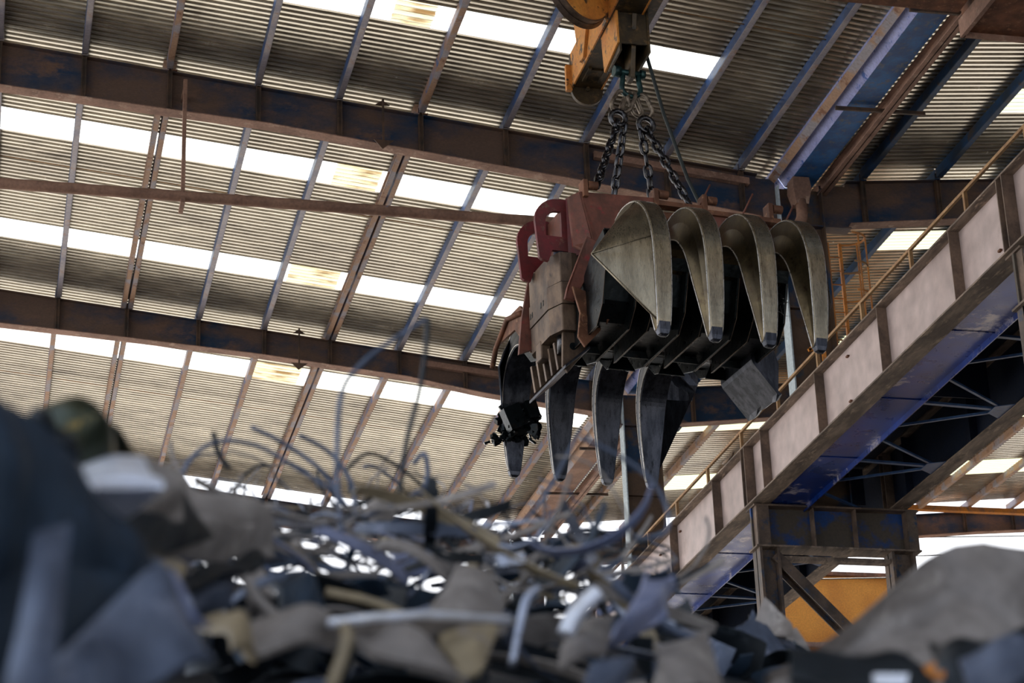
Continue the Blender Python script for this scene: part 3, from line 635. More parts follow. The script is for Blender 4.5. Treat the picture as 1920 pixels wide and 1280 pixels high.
# red D-shaped guards at the left end
def dguard(b0, name):
    outer = []; 
    for k in range(9):
        a = math.pi / 2 + k / 8 * math.pi / 2; outer.append((-.3 + .3 * math.cos(a), 2.12 + .3 * math.sin(a)))
    outer = [(-.17, 2.42)] + outer + [(-.56, 1.62), (-.42, 1.6), (-.42, 1.75), (-.17, 1.75)]
    inner = []
    for k in range(9):
        a = math.pi / 2 + k / 8 * math.pi / 2; inner.append((-.32 + .15 * math.cos(a), 2.1 + .16 * math.sin(a)))
    inner = [(-.27, 2.26)] + inner + [(-.47, 1.98), (-.47, 1.93), (-.27, 1.93)]
    n = 14; 
    # match counts by sampling rings radially
    def samp(poly, m):
        P_ = [V((a, b, 0)) for a, b in poly]; c = V((-.37, 2.05, 0)); out = []
        for i in range(m):
            an = i / m * 2 * math.pi; d = V((math.cos(an), math.sin(an), 0)); best = None
            for p, r in zip(P_, P_[1:] + P_[:1]):
                e = r - p; den = d.x * e.y - d.y * e.x
                if abs(den) < 1e-9: continue
                w = p - c; t_ = (w.x * e.y - w.y * e.x) / den; s_ = (w.x * d.y - w.y * d.x) / den
                if t_ > 0 and -1e-6 <= s_ <= 1 + 1e-6: best = max(best or 0, t_)
            out.append(c + d * (best or .1))
        return out
    m = 72; A = samp(outer, m); B = samp(inner, m); vs = []
    for dv in (0, .05):
        vs += [G(p.x, b0 + dv, p.y) for p in A] + [G(p.x, b0 + dv, p.y) for p in B]
    fs = []
    for i in range(m):
        j = (i + 1) % m
        fs += [(i, j, m + j, m + i), (2 * m + i, 3 * m + i, 3 * m + j, 2 * m + j), (i, 2 * m + i, 2 * m + j, j), (m + i, m + j, 3 * m + j, 3 * m + i)]
    q = MB(); q.add(vs, fs); return q.build('hose_guard', M_red, grab)
dguard(-.33, 'a'); dguard(.28, 'b')
q = MB(); q.prism([G(-.2, -.33, 2.44), G(-.02, -.5, 2.46), G(-.05, -.5, 1.7), G(-.2, -.33, 1.65)], W_ * .05); q.build('guard_bracket', M_red, grab)
q = MB(); q.prism([G(-.2, -.2, 2.38), G(-.2, .5, 2.38), G(-.2, .5, 1.3), G(-.2, -.2, 1.3)], U_ * .05); q.build('end_plate', M_redb, grab)
q = MB(); q.prism([G(-.38, .5, 1.8), G(-.2, .5, 1.8), G(-.2, .5, .9), G(-.55, .5, .75), G(-.5, .5, 1.2)], W_ * .05); q.build('end_bracket', M_redb, grab)
# scuffed cylinder guard box in three stacked segments
for k, (za, zb, off) in enumerate(((1.33, 1.7, 0), (1.05, 1.32, .012), (.72, 1.04, 0))):
    q = MB(); A = [(-.42 - off, -.18), (-.42 - off, .42), (-.36, .52), (-.12, .52), (-.1, -.4), (-.2, -.42 - off), (-.34, -.4 - off)]
    q.loft([[G(a, b, za - (.06 if b > .3 and k < 2 else .04) * 0) for a, b in A], [G(a, b, zb) for a, b in A]]); gb = q.build('cylinder_guard', M_guard, grab, bevel=.012)
    if k == 1:
        for b in (-.05, .03, .32, .38):
            q = MB(); q.box(-.436, -.43, b - .015, b + .015, 1.15, 1.22, Tg); q.build('bolt_hole', M_oily, gb)
q = MB(); q.box(-.43, -.3, .1, .28, .55, .78, Tg); q.build('guard_block', M_guard, grab, bevel=.02)
q = MB(); q.cyl(G(-.27, -.2, .5), G(-.27, -.2, .8), .07, 14); q.build('piston_rod', M_chain, grab)
q = MB(); q.cyl(G(-.28, -.25, 1.6), G(-.28, -.25, 1.85), .07, 12); q.build('hose_fitting', M_dblue, grab)
# pin plate and comb of fins on the inclined shoe
q = MB(); q.prism([G(-.32, -.34, .72), G(-.12, -.34, .76), G(-.02, -.34, .6), G(-.05, -.34, .5), G(-.28, -.34, .22), G(-.34, -.34, .3)], W_ * .05); pp_ = q.build('pin_plate', M_guard, grab, bevel=.008)
q = MB(); q.cyl(G(-.2, -.347, .55), G(-.2, -.335, .55), .045, 16); q.build('pin_hole', M_oily, pp_)
for k in range(5):
    b = -.15 + .19 * k; q = MB(); q.prism([G(-.36, b, .66), G(-.1, b, .7), G(-.08, b, .48), G(-.32, b, .33)], W_ * .05); q.build('fin', M_guard, grab, bevel=.006)
q = MB(); q.prism([G(-.34, -.42, .28), G(-.02, -.42, .55), G(-.02, .78, .55), G(-.34, .78, .28)], V((0, 0, -.035))); q.build('shoe_plate', M_tine_k, grab, bevel=.006)
# bent end shoe at the right end
q = MB(); pr = [(1.98, .95), (1.98, .55), (2.0, .5), (2.04, .45), (2.28, .15), (2.31, .11)]
vs = []
rows = []
for (a, z) in pr:
    rows.append([G(a + random.uniform(-.01, .01) * 0, -.5 + .85 * k / 8, z + (random.uniform(-.025, .025) if z < .12 else 0)) for k in range(9)])
q.grid(rows, U_ * .035 + V((0, 0, .02)), smooth=False); es = q.build('end_shoe', M_guard, grab)
es.data.materials[0] = M_tine_k
q = MB(); q.prism([G(2.0, -.46, .98), G(2.22, -.46, .98), G(2.36, -.46, .55), G(2.32, -.46, .16), G(2.04, -.46, .47)], W_ * .04); q.build('shoe_side', M_tine_k, es, bevel=.006)
q = MB(); q.cyl(G(2.17, -.468, .68), G(2.17, -.455, .68), .045, 16); q.build('pin_hole', M_oily, es)
q = MB(); q.box(2.05, 2.3, -.35, .3, .9, 1.45, Tg); q.build('shoe_bracket', M_rusty, grab, bevel=.01)

q = MB(); q.prism([G(-.22, .75, 1.25), G(-.22, 1.3, 1.74), G(-.22, 1.85, 1.76), G(-.22, 2.2, 1.55), G(-.22, 1.5, 1.5), G(-.22, 1.0, 1.0)], U_ * .03); q.tube([G(-.24, 1.2, 1.6), G(-.24, 1.7, 1.72), G(-.24, 2.15, 1.5), G(-.24, 2.3, 1.3)], .035, 8); q.build('hinge_plate', M_rusty, grab)
# clump of torn scrap stuck on the far left tine
q = MB(); R3 = random.Random(3)
def shard(c, s, rnd):
    n = rnd.randint(4, 7); a0 = rnd.random() * 6.28
    ax = V((rnd.uniform(-1, 1), rnd.uniform(-1, 1), rnd.uniform(-1, 1))).normalized(); b = ax.orthogonal().normalized(); d = ax.cross(b)
    pts = [c + (b * math.cos(a0 + 6.283 * k / n) + d * math.sin(a0 + 6.283 * k / n)) * s * rnd.uniform(.45, 1.15) for k in range(n)]
    q.prism(pts, ax * rnd.uniform(.015, .06))
for k in range(110):
    a = R3.uniform(-.2, .26); z = R3.uniform(.4, .72) - .1 * a; shard(G(a + .02, 2.22 + R3.uniform(-.2, .1), z), R3.uniform(.04, .1), R3)
for k in range(30):
    a = R3.uniform(-.34, .3); shard(G(a, 2.2 + R3.uniform(-.18, .15), .33 + (a + .3) * .12 + R3.uniform(-.03, .03)), R3.uniform(.04, .08), R3)
q.box(-.18, .03, 1.96, 2.12, .45, .72, lambda a, b, c: G(a + (c - .58) * -.4, b, c + a * .5)); q.box(.08, .22, 1.92, 2.1, .5, .72, lambda a, b, c: G(a + (c - .58) * -.3, b, c + a * .3))
tag(q.build('scrap_clump', M_oily), 'clump of torn black scrap stuck on the leftmost far tine', 'scrap')
# tangle of hair-thin wire by the right tine
q = MB()
for k in range(26):
    c = G(1.62 + R3.uniform(-.1, .12), -1.9 + R3.uniform(-.1, .1), .62 + R3.uniform(-.1, .14)); pts = []
    p = c.copy(); d = V((R3.uniform(-1, 1), R3.uniform(-1, 1), R3.uniform(-1, 1)))
    for j in range(7): pts.append(p.copy()); d = (d + V((R3.uniform(-1, 1), R3.uniform(-1, 1), R3.uniform(-1, 1))) * .8).normalized(); p = p + d * .035
    q.tube(pts, .0022, 4)
tag(q.build('wire_tangle', M_oily), 'ball of fine dark swarf wire between the two rightmost near tines', 'wire', kind='stuff')

# ------------------------------------------------------------------ chains, shackle, hook block
HK = G(.86, -.05, 4.38)
def link_mesh(Ln, Wd, r):
    q = MB(); pts = []; R_ = Wd / 2 - r; h = Ln / 2 - Wd / 2
    for k in range(9): a = k / 8 * math.pi; pts.append(V((R_ * math.cos(a), 0, h + R_ * math.sin(a))))
    for k in range(9): a = math.pi + k / 8 * math.pi; pts.append(V((R_ * math.cos(a), 0, -h + R_ * math.sin(a))))
    q.tube(pts, r, 8, closed=True); me = bpy.data.meshes.new('link')
    me.from_pydata([tuple(p) for p in q.v], [], q.f); me.polygons.foreach_set('use_smooth', q.sm); return me
LM = link_mesh(.195, .125, .023); LM.materials.append(M_chain)
LB = link_mesh(.36, .2, .026); LB.materials.append(M_chain_r)
def add_link(me, a, b, twist, parent, name='link'):
    o = bpy.data.objects.new(name, me); C.objects.link(o)
    d = (V(b) - V(a)).normalized(); rot = d.to_track_quat('Z', 'X').to_matrix().to_4x4() @ Matrix.Rotation(twist, 4, 'Z')
    o.parent = parent; M_ = Matrix.Translation((V(a) + V(b)) / 2) @ rot
    o.matrix_basis = Matrix.Translation(-parent.location) @ M_
    return o
def chain(a, b, label, sag=.0, ph=0.):
    a, b = V(a), V(b); t = thing('lifting_chain', b, label, 'chain', 'chains holding the grab')
    L_ = (b - a).length; n = max(3, round(L_ / .14)); pts = [a + (b - a) * (i / n) - V((0, 0, 1)) * sag * math.sin(math.pi * i / n) + U_ * sag * .6 * math.sin(math.pi * i / n) for i in range(n + 1)]
    for i in range(n):
        d = (pts[i + 1] - pts[i]).normalized() * .02; add_link(LM, pts[i] - d, pts[i + 1] + d, ph + (i % 2) * math.pi / 2 + random.uniform(-.25, .25), t)
    return t
sh = thing('bow_shackle', HK, 'green-grey bow shackle with a thick bolt under the yellow hook block', 'shackle')
q = MB(); pts = [HK + U_ * .1 + V((0, 0, .06)), HK + U_ * .11 + V((0, 0, -.06)), HK + U_ * .125 + V((0, 0, -.14))]
for k in range(1, 12):
    a = math.pi * k / 12; pts.append(HK + U_ * (.125 * math.cos(a)) + V((0, 0, -.16 - .11 * math.sin(a))))
pts += [HK - U_ * .125 + V((0, 0, -.14)), HK - U_ * .11 + V((0, 0, -.06)), HK - U_ * .1 + V((0, 0, .06))]
q.tube(pts, .034, 10); q.build('bow', M_shackle, sh)
q = MB(); q.cyl(HK - U_ * .18 + V((0, 0, .06)), HK + U_ * .18 + V((0, 0, .06)), .04, 12); q.cyl(HK - U_ * .22 + V((0, 0, .06)), HK - U_ * .14 + V((0, 0, .06)), .075, 6); q.cyl(HK + U_ * .13 + V((0, 0, .06)), HK + U_ * .19 + V((0, 0, .06)), .065, 6); q.build('bolt', M_shackle, sh)
LJ = G(.66, -.05, 3.84); RJ = G(1.03, -.05, 3.8); TP = HK + V((0, 0, -.24))
ml = thing('master_links', TP, 'two pairs of long rusty master links hanging from the shackle', 'chain link')
for e, dx in ((LJ, -.03), (RJ, .03)):
    mid = TP + (e - TP) * .52
    for s in (-1, 1):
        o = add_link(LB, TP + U_ * (dx + .05 * s) + V((0, 0, .06)), e + U_ * (.07 * s), .5 * s + .3, ml); o.scale = (1, 1, max(1, ((TP - e).length) / .36 * .95))
    q = MB(); q.tube([e + U_ * (math.cos(k / 12 * 6.283) * .1) + V((0, 0, -.06 + math.sin(k / 12 * 6.283) * .1)) for k in range(12)], .036, 8, closed=True); q.build('joining_ring', M_chain, ml)
chain(LJ + V((0, 0, -.1)), G(.08, -.62, 2.5), 'near left lifting chain ending at the left corner of the grab frame')
chain(LJ + U_ * .08 + V((0, 0, -.12)), G(.62, .35, 2.42), 'far left lifting chain dropping behind the grab frame')
chain(RJ + V((0, 0, -.1)), G(1.3, -.55, 2.46), 'near right lifting chain ending at the middle of the grab frame')
chain(RJ - U_ * .08 + V((0, 0, -.12)), G(1.26, .4, 2.42), 'far right lifting chain dropping behind the grab frame', .06)
q = MB(); q.tube([HK + U_ * .22 + V((0, 0, .75)), HK + U_ * .24 + V((0, 0, .35)), HK + U_ * .42 + V((0, 0, -.45)), HK + U_ * .68 + V((0, 0, -1.3)), HK + U_ * .86 + V((0, 0, -1.72)), HK + U_ * .78 + V((0, 0, -1.95))], .024, 8)
tag(q.build('power_cable', M_cable), 'thick dark cable running down beside the chains to the grab', 'cable')
hb = thing('hook_block', HK + V((-.1, 0, .6)), 'worn yellow crane hook block with a large sheave at the top of the picture', 'hook block')
YE = 25.0
ex = at(1102, 180, YE); ez = ex.z + .12
x0, x1 = at(1076, 170, YE).x, at(1127, 172, YE).x
q = MB(); q.box(x0, x1, 21.8, YE, ez, ez + .03); q.box(x0 + .08, x1 - .08, YE - .5, YE - .35, ez - .02, ez); q.box(x0 + .06, x0 + .1, YE - .55, YE - .2, ez - .03, ez); q.box(x1 - .1, x1 - .06, YE - .55, YE - .2, ez - .03, ez); q.build('beam_underside', M_ydark, hb)
q = MB(); q.box(x0 - .025, x0, 21.8, YE + .02, ez - .01, ez + .5); q.build('cheek_plate', M_yellow, hb, bevel=.004)
q = MB(); q.box(x1, x1 + .025, 21.8, YE + .02, ez - .01, ez + .5); q.build('cheek_plate', M_yellow, hb, bevel=.004)
q = MB(); cx = (x0 + x1) / 2; rr_ = (x1 - x0) / 2 + .03
poly = [(cx + rr_ * math.cos(a), ez - .03 + rr_ * math.sin(a)) for a in [math.pi + k / 14 * math.pi for k in range(15)]] + [(cx + rr_, ez + .5), (cx - rr_, ez + .5)]
q.prism([(a, YE, b) for a, b in poly], (0, .06, 0)); q.cyl((cx, YE - .04, ez - .03), (cx, YE + .1, ez - .03), .03, 10); q.build('end_plate', M_ydark, hb, bevel=.005)
q = MB(); q.box(x0 - .1, x0 - .02, YE - .02, YE + .05, ez - .06, ez + .32); q.build('edge_plate', M_yellow, hb, bevel=.005)
q = MB(); q.prism([(x0 - .07, YE - .55, ez + .05), (x0 - .07, YE - .75, ez + .02), (x0 - .07, YE - 1.3, ez + .9), (x0 - .07, YE - .35, ez + .9)], (.045, 0, 0)); q.build('rib_plate', M_yellow, hb, bevel=.005)
sn = V((.5, -.85, .0)).normalized(); sc = at(1090, -28, 23.0)
q = MB(); q.cyl(sc - sn * .05, sc + sn * .05, .48, 40); q.build('sheave', M_yellow, hb, bevel=.01)
q = MB(); q.cyl(sc - sn * .1, sc - sn * .045, .55, 48, .51); q.cyl(sc - sn * .045, sc + sn * .04, .5, 48); q.build('sheave_rim', M_guard, hb, bevel=.004)
bx0, bx1 = HK.x - .21, HK.x + .19; bz0 = HK.z + .2; bt = ez + .02
q = MB()
q.box(bx0, bx0 + .03, HK.y - .3, HK.y + .3, bz0, bt); q.box(bx1 - .03, bx1, HK.y - .3, HK.y + .3, bz0, bt); q.box(bx0, bx1, HK.y - .28, HK.y - .25, bz0 + .12, bt); q.box(bx0, bx1, HK.y + .25, HK.y + .28, bz0, bt)
q.build('centre_box', M_ydark, hb, bevel=.006)
q = MB(); q.prism([(HK.x - .03, HK.y - .34, bt - .05), (HK.x - .03, HK.y + .2, bt - .05), (HK.x - .03, HK.y + .08, HK.z - .05), (HK.x - .03, HK.y - .1, HK.z - .05)], (.06, 0, 0)); q.build('hanger_lug', M_ydark, hb, bevel=.006)
q = MB(); q.prism([(bx0 - .03, HK.y - .32, bz0 + .1), (bx0 - .03, HK.y + .32, bz0 + .02), (bx0 - .03, HK.y + .4, bt + .1), (bx0 - .03, HK.y - .32, bt + .1)], (.03, 0, 0)); q.build('box_cheek', M_yellow, hb, bevel=.005)
q = MB(); q.box(bx0 - .04, bx1 + .1, 21.6, HK.y + .32, bt + .0, bt + .06); q.build('top_beam', M_ydark, hb)

# ------------------------------------------------------------------ scrap heap in the foreground
R4 = random.Random(11)
def heap_z(x, y):
    k = x / max(y, .1)
    # ray height (z/y) of the heap top as a function of direction
    top = lerp([(-.1, .36), (0, .36), (.08, .315), (.13, .29), (.2, .279), (.25, .277), (.31, .266), (.38, .256), (.46, .265), (.6, .265)], k)
    yy = lerp([(0, -1.9), (1.6, FLOOR), (2.6, .22 * 2.6), (5, .22 * 5), (8.6, top * 8.6), (10, top * 9), (14, 1.0), (18, FLOOR), (30, FLOOR)], y)
    return yy + noise.noise(V((x * 1.5, y * 1.5, 0))) * .12 * (1 if y > 2 else .2)
q = MB(); rows = []
for j in range(60):
    y = 1.2 + j * .3; rows.append([V((x, y, max(FLOOR - .05, heap_z(x, y)))) for x in [-6 + 18 * i / 60 for i in range(61)]])
q.grid(rows, smooth=True); tag(q.build('scrap_heap', M_heap, fix=False), 'dark mass of compacted metal scrap forming the core of the foreground heap', 'scrap heap', kind='stuff')

def patch(c4, Ys, m, bulge=.0, nz=.02, n=14, th=.012, name='scrap_plate', curl=0.0, label=None, cat='scrap plate', seed=0, grp=None):
    P_ = [at(x, y, Y) for (x, y), Y in zip(c4, Ys)]   # TL TR BR BL
    rows = []; nrm = (P_[1] - P_[0]).cross(P_[3] - P_[0]).normalized()
    if nrm.y > 0: nrm = -nrm
    for j in range(n + 1):
        row = []
        for i in range(n + 1):
            s, t_ = i / n, j / n
            p = P_[0] * ((1 - s) * (1 - t_)) + P_[1] * (s * (1 - t_)) + P_[2] * (s * t_) + P_[3] * ((1 - s) * t_)
            p = p + nrm * (bulge * math.sin(math.pi * s) * math.sin(math.pi * t_) + curl * (s - .5) ** 2 * 4)
            sz = (P_[1] - P_[0]).length
            p = p + nrm * noise.noise(p * (2.2 / max(sz, .3)) + V((seed, 0, 0))) * nz * 3 + V((noise.noise(p * 3 + V((0, seed, 9))), 0, noise.noise(p * 3 + V((seed, 5, 0))))) * nz
            row.append(p)
        rows.append(row)
    q = MB(); q.grid(rows, nrm * -th); o = q.build(name, m, fix=False)
    if label: tag(o, label, cat, grp)
    return o
S_ = SC
patch([(-90, 690), (62, 785), (290, 1062), (-60, 1130)], [2.7, 2.9, 3.1, 2.8], S_['navy'], .02, .01, label='huge dark navy steel plate at the left edge of the foreground')
patch([(-80, 1080), (290, 1050), (95, 1240), (-80, 1420)], [2.75, 3.1, 2.9, 2.7], S_['navy'], .01, .01, label='dark navy plate folded under the huge plate at the lower left', seed=4)
o = patch([(62, 1000), (130, 985), (95, 1330), (0, 1340)], [2.8, 2.82, 2.6, 2.6], S_['slate'], .02, .004, th=.03, label='slate-blue channel strip standing on the dark plate, lower left', cat='scrap channel', seed=8)
patch([(150, 1060), (330, 1060), (400, 1240), (60, 1300)], [3.4, 3.5, 3.2, 3.0], S_['slate'], .08, .02, label='bent slate-blue sheet below the dark plate at the lower left', seed=2)
patch([(265, 1065), (325, 1060), (395, 1160), (300, 1150)], [3.42, 3.45, 3.3, 3.3], S_['lilac'], .04, .01, label='pale lilac corner of sheet beside the dark plate', seed=12)
patch([(35, 800), (175, 800), (255, 870), (100, 895)], [3.6, 3.7, 3.7, 3.5], S_['olive'], .07, .03, label='crumpled olive and gold sheet at the top left of the heap', seed=3)
patch([(-20, 700), (60, 790), (80, 830), (-10, 810)], [3.2, 3.2, 3.2, 3.1], S_['dark'], .0, .02, label='black jagged scrap above the navy plate at the left edge', seed=31)
patch([(150, 790), (215, 800), (250, 860), (170, 850)], [3.9, 3.9, 3.9, 3.9], S_['olive'], .07, .02, label='rounded olive lump behind the gold sheet', seed=33)
patch([(60, 850), (150, 870), (170, 930), (120, 920)], [3.45, 3.5, 3.4, 3.4], S_['taupe'], .02, .01, label='small taupe flap beneath the crumpled olive sheet', seed=35)
patch([(152, 862), (262, 860), (305, 905), (160, 908)], [3.62, 3.62, 3.35, 3.3], S_['white'], .01, .004, label='bright white-blue folded sheet metal box at the upper left', seed=5)
patch([(150, 903), (305, 905), (240, 950), (175, 948)], [3.3, 3.35, 3.5, 3.5], S_['white'], .0, .006, label='lower flap of the bright folded sheet metal box', seed=6)
patch([(258, 858), (330, 885), (345, 975), (250, 960)], [3.9, 4.1, 4.0, 3.8], S_['taupe'], .06, .01, label='taupe curved sheet right of the bright folded box', seed=7)
patch([(225, 960), (345, 905), (400, 1010), (300, 1020)], [3.7, 4.2, 4.3, 3.8], S_['dark'], .03, .02, label='dark blue-black bent piece under the bright folded box', seed=14)
patch([(330, 885), (510, 985), (505, 1050), (330, 985)], [4.6, 4.9, 4.8, 4.4], S_['taupe'], .08, .01, label='long taupe sheet sloping right across the left of the heap', seed=9)
patch([(240, 1000), (480, 985), (440, 1045), (250, 1062)], [4.2, 4.6, 4.5, 4.1], S_['taupe'], .06, .01, label='broad taupe curved sheet in the left middle of the heap', seed=10)
patch([(230, 1060), (360, 1060), (330, 1110), (240, 1120)], [4.0, 4.1, 3.9, 3.8], S_['tan'], .02, .01, label='tan triangular scrap next to the tip of the navy plate', seed=11)
patch([(340, 1085), (480, 1030), (500, 1050), (350, 1110)], [4.1, 4.6, 4.5, 4.0], S_['dark'], .0, .01, label='black angled bar under the broad taupe sheet', seed=15)
patch([(360, 1090), (445, 1075), (440, 1135), (370, 1130)], [4.2, 4.5, 4.4, 4.1], S_['slate'], .02, .01, label='slate panel in the hollow left of centre', seed=16)
patch([(380, 1145), (440, 1150), (480, 1230), (430, 1220)], [3.9, 4.0, 3.8, 3.7], S_['tan'], .05, .01, label='tan arched strip at the bottom left of centre', seed=17)
patch([(465, 1170), (640, 1165), (660, 1205), (480, 1215)], [4.0, 4.2, 4.1, 3.9], S_['taupe'], .05, .008, label='taupe ribbon of sheet at the bottom centre-left', seed=18)
patch([(650, 1180), (800, 1200), (880, 1275), (700, 1225)], [4.1, 4.2, 4.0, 4.0], S_['taupe'], .05, .008, label='taupe ribbon curling down to the bottom centre', seed=19)
patch([(615, 1158), (955, 1155), (945, 1190), (640, 1182)], [4.0, 4.3, 4.3, 4.0], S_['taupe'], .02, .004, label='long taupe plate with a bright edge across the bottom centre', seed=20)
q = MB(); q.tube([at(617, 1168, 3.97), at(700, 1157, 4.0), at(800, 1152, 4.1), at(955, 1162, 4.25)], .009, 8); tag(q.build('bright_rod', S_['white']), 'bright lilac-white rod along the edge of the long taupe plate', 'rod')
patch([(860, 1050), (925, 1060), (955, 1160), (790, 1165)], [5.0, 5.1, 4.6, 4.5], S_['taupe'], .04, .01, label='tall grey-taupe plate standing at the centre of the heap', seed=21)
patch([(830, 1180), (940, 1172), (905, 1262), (865, 1270)], [4.15, 4.25, 4.0, 4.0], S_['tan'], .03, .01, label='yellow-tan flap hanging under the long taupe plate', seed=22)
patch([(520, 1075), (580, 1070), (600, 1150), (530, 1165)], [4.5, 4.6, 4.4, 4.3], S_['navy'], .05, .01, label='rounded navy piece left of centre', seed=23)
patch([(1195, 1085), (1250, 1090), (1210, 1190), (1120, 1215)], [4.6, 4.7, 4.5, 4.3], S_['lilac'], .08, .01, curl=.05, label='curved lilac strip rising right of centre', seed=24)
patch([(1235, 1195), (1330, 1190), (1350, 1290), (1220, 1290)], [4.5, 4.6, 4.3, 4.2], S_['taupe'], .03, .01, label='grey-taupe plate at the bottom right of centre', seed=25)
patch([(1060, 1190), (1150, 1150), (1140, 1200), (1050, 1250)], [4.6, 4.7, 4.5, 4.4], S_['taupe'], .03, .01, label='short taupe plate left of the curved lilac strip', seed=26)
patch([(1120, 1235), (1180, 1240), (1170, 1300), (1110, 1300)], [4.2, 4.3, 4.2, 4.1], S_['slate'], .03, .01, label='slate piece at the bottom edge right of centre', seed=27)
patch([(740, 1000), (815, 1010), (825, 1085), (735, 1060)], [6.2, 6.3, 6.1, 6.0], S_['lilac'], .08, .02, label='shiny lilac crumpled sheet in the upper middle of the heap', seed=28)
patch([(690, 925), (760, 925), (720, 1000), (665, 1010)], [6.6, 6.7, 6.4, 6.3], S_['taupe'], .05, .02, label='pointed taupe plate at the top middle of the heap', seed=29)
patch([(1300, 1200), (1450, 1190), (1470, 1300), (1290, 1300)], [9, 9.3, 8.8, 8.6], S_['dark'], .06, .05, label='dark green-black scrap sheet in front of the runway legs', seed=30)
for i, (x, y) in enumerate(((8, 745), (38, 778), (70, 790), (100, 802), (128, 805))):
    patch([(x - 22, y - 16), (x + 14, y - 10 + 8 * (i % 2)), (x + 30, y + 34), (x - 18, y + 40)], [3.3] * 4, S_['dark'], .02, .03, label='black torn shard on the left crest of the heap, %s from the left' % ORD[i], seed=70 + i, n=6)
patch([(28, 790), (62, 800), (58, 822), (30, 815)], [3.25] * 4, S_['lilac'], .0, .01, label='tiny pale lilac chip on the black shards at the far left', seed=80, n=4)
# right-hand mound plate
rows = []
prof = [(1440, 1262), (1500, 1235), (1560, 1195), (1620, 1150), (1680, 1098), (1730, 1052), (1775, 1022), (1810, 1008), (1840, 1018), (1880, 1020), (1920, 1030), (1990, 1042)]
for t_ in range(9):
    row = []
    for i, (x, y) in enumerate(prof):
        k = t_ / 8; yy = y + (1340 - y) * k; row.append(at(x + 10 * k, yy, 4.3 - .5 * k + .25 * math.sin(math.pi * k)) + V((0, noise.noise(V((x * .012, k * 3, 0))) * .12, 0)))
    rows.append(row)
q = MB(); q.grid(rows, (0, .04, 0)); tag(q.build('scrap_plate', S_['taupe'], fix=False), 'big grey-lilac humped sheet filling the lower right corner', 'scrap plate')
patch([(1745, 1215), (1960, 1190), (1960, 1300), (1760, 1290)], [3.7, 3.6, 3.4, 3.5], S_['dark'], .05, .03, label='dark hollow sheet below the humped sheet at the right', seed=40)
patch([(1790, 1225), (1930, 1215), (1930, 1290), (1800, 1290)], [3.4, 3.4, 3.2, 3.3], S_['slate'], .05, .02, label='slate sheet in the lower right corner', seed=41)
for i, (x, y, w, h) in enumerate(((1612, 1266, 50, 14), (1668, 1262, 26, 12), (1742, 1256, 20, 16), (1762, 1266, 20, 10))):
    patch([(x - w / 2, y - h / 2), (x + w / 2, y - h), (x + w / 2, y + h / 2), (x - w / 2, y + h)], [3.5] * 4, S_['orange'], .0, .004, n=4, name='orange_scrap', label='small orange painted scrap at the bottom right, %s from the left' % ORD[i], cat='scrap piece', seed=50 + i)
patch([(1480, 1256), (1760, 1262), (1760, 1310), (1480, 1310)], [3.55, 3.55, 3.4, 3.4], S_['dark'], .02, .02, label='black scrap along the bottom edge below the humped sheet', seed=60)
patch([(1640, 1262), (1705, 1262), (1700, 1285), (1640, 1285)], [3.45] * 4, S_['white'], .0, .004, label='small bright sheet at the bottom edge below the humped sheet', seed=61)

# individually placed long wires
def wire(pts, Y, r, m, label, grp=None):
    P_ = [at(x, y, Y + dy) for x, y, dy in pts]
    out = []
    for i in range(len(P_) - 1):
        p0, p1, p2, p3 = P_[max(i - 1, 0)], P_[i], P_[i + 1], P_[min(i + 2, len(P_) - 1)]
        for k in range(6):
            t_ = k / 6; out.append(.5 * ((2 * p1) + (p2 - p0) * t_ + (2 * p0 - 5 * p1 + 4 * p2 - p3) * t_ ** 2 + (3 * p1 - p0 - 3 * p2 + p3) * t_ ** 3))
    out.append(P_[-1]); q = MB(); q.tube(out, r, 6); return tag(q.build('scrap_wire', m), label, 'wire', grp)
wire([(640, 1000, 0), (632, 880, 0), (640, 740, 0), (680, 680, 0), (740, 635, 0), (800, 597, 0)], 5.2, .007, S_['slate'], 'long pale wire arching up to the right, left of the grab')
wire([(745, 960, 0), (762, 830, 0), (785, 740, 0), (797, 670, 0), (802, 600, 0)], 5.4, .007, S_['dark'], 'long dark upright wire left of the grab')
wire([(335, 960, 0), (345, 880, 0), (400, 830, 0), (480, 835, 0), (560, 880, 0), (640, 930, 0)], 5.6, .007, S_['slate'], 'low arching slate wire at the left of the tangle')
wire([(470, 800, 0), (530, 830, 0), (600, 880, 0), (650, 950, 0)], 6.0, .007, S_['slate'], 'slate wire falling to the right above the tangle')
wire([(400, 810, 0), (410, 850, 0), (430, 880, 0)], 5.6, .008, S_['dark'], 'short dark bent wire at the left of the tangle')
wire([(560, 815, 0), (620, 850, 0), (660, 910, 0), (665, 980, 0)], 6.0, .007, S_['slate'], 'thin slate wire curving down in front of the purlins')
wire([(650, 880, 0), (690, 850, 0), (740, 870, 0), (790, 910, 0), (830, 960, 0)], 6.2, .006, S_['dark'], 'dark looped wire over the top middle of the heap')
wire([(775, 870, 0), (795, 850, 0), (802, 890, 0), (790, 930, 0)], 6.2, .008, S_['slate'], 'small upright wire loop above the middle of the heap')
wire([(1190, 1010, 0), (1245, 1000, 0), (1252, 960, 0), (1225, 905, 0), (1170, 860, 0), (1090, 820, 0)], 5.0, .006, S_['slate'], 'pale thick wire curving in front of the far column')
wire([(1150, 1090, 0), (1180, 1120, 0), (1260, 1180, 0), (1320, 1200, 0)], 4.6, .012, S_['slate'], 'thick slate wire in front of the runway girder foot')
wire([(640, 1170, 0), (650, 1200, 0), (620, 1290, 0)], 3.8, .012, S_['tan'], 'tan bent rod hanging at the bottom centre')
wire([(460, 1080, 0), (480, 1120, 0), (520, 1160, 0)], 4.2, .012, S_['taupe'], 'short taupe rod left of the rounded navy piece')
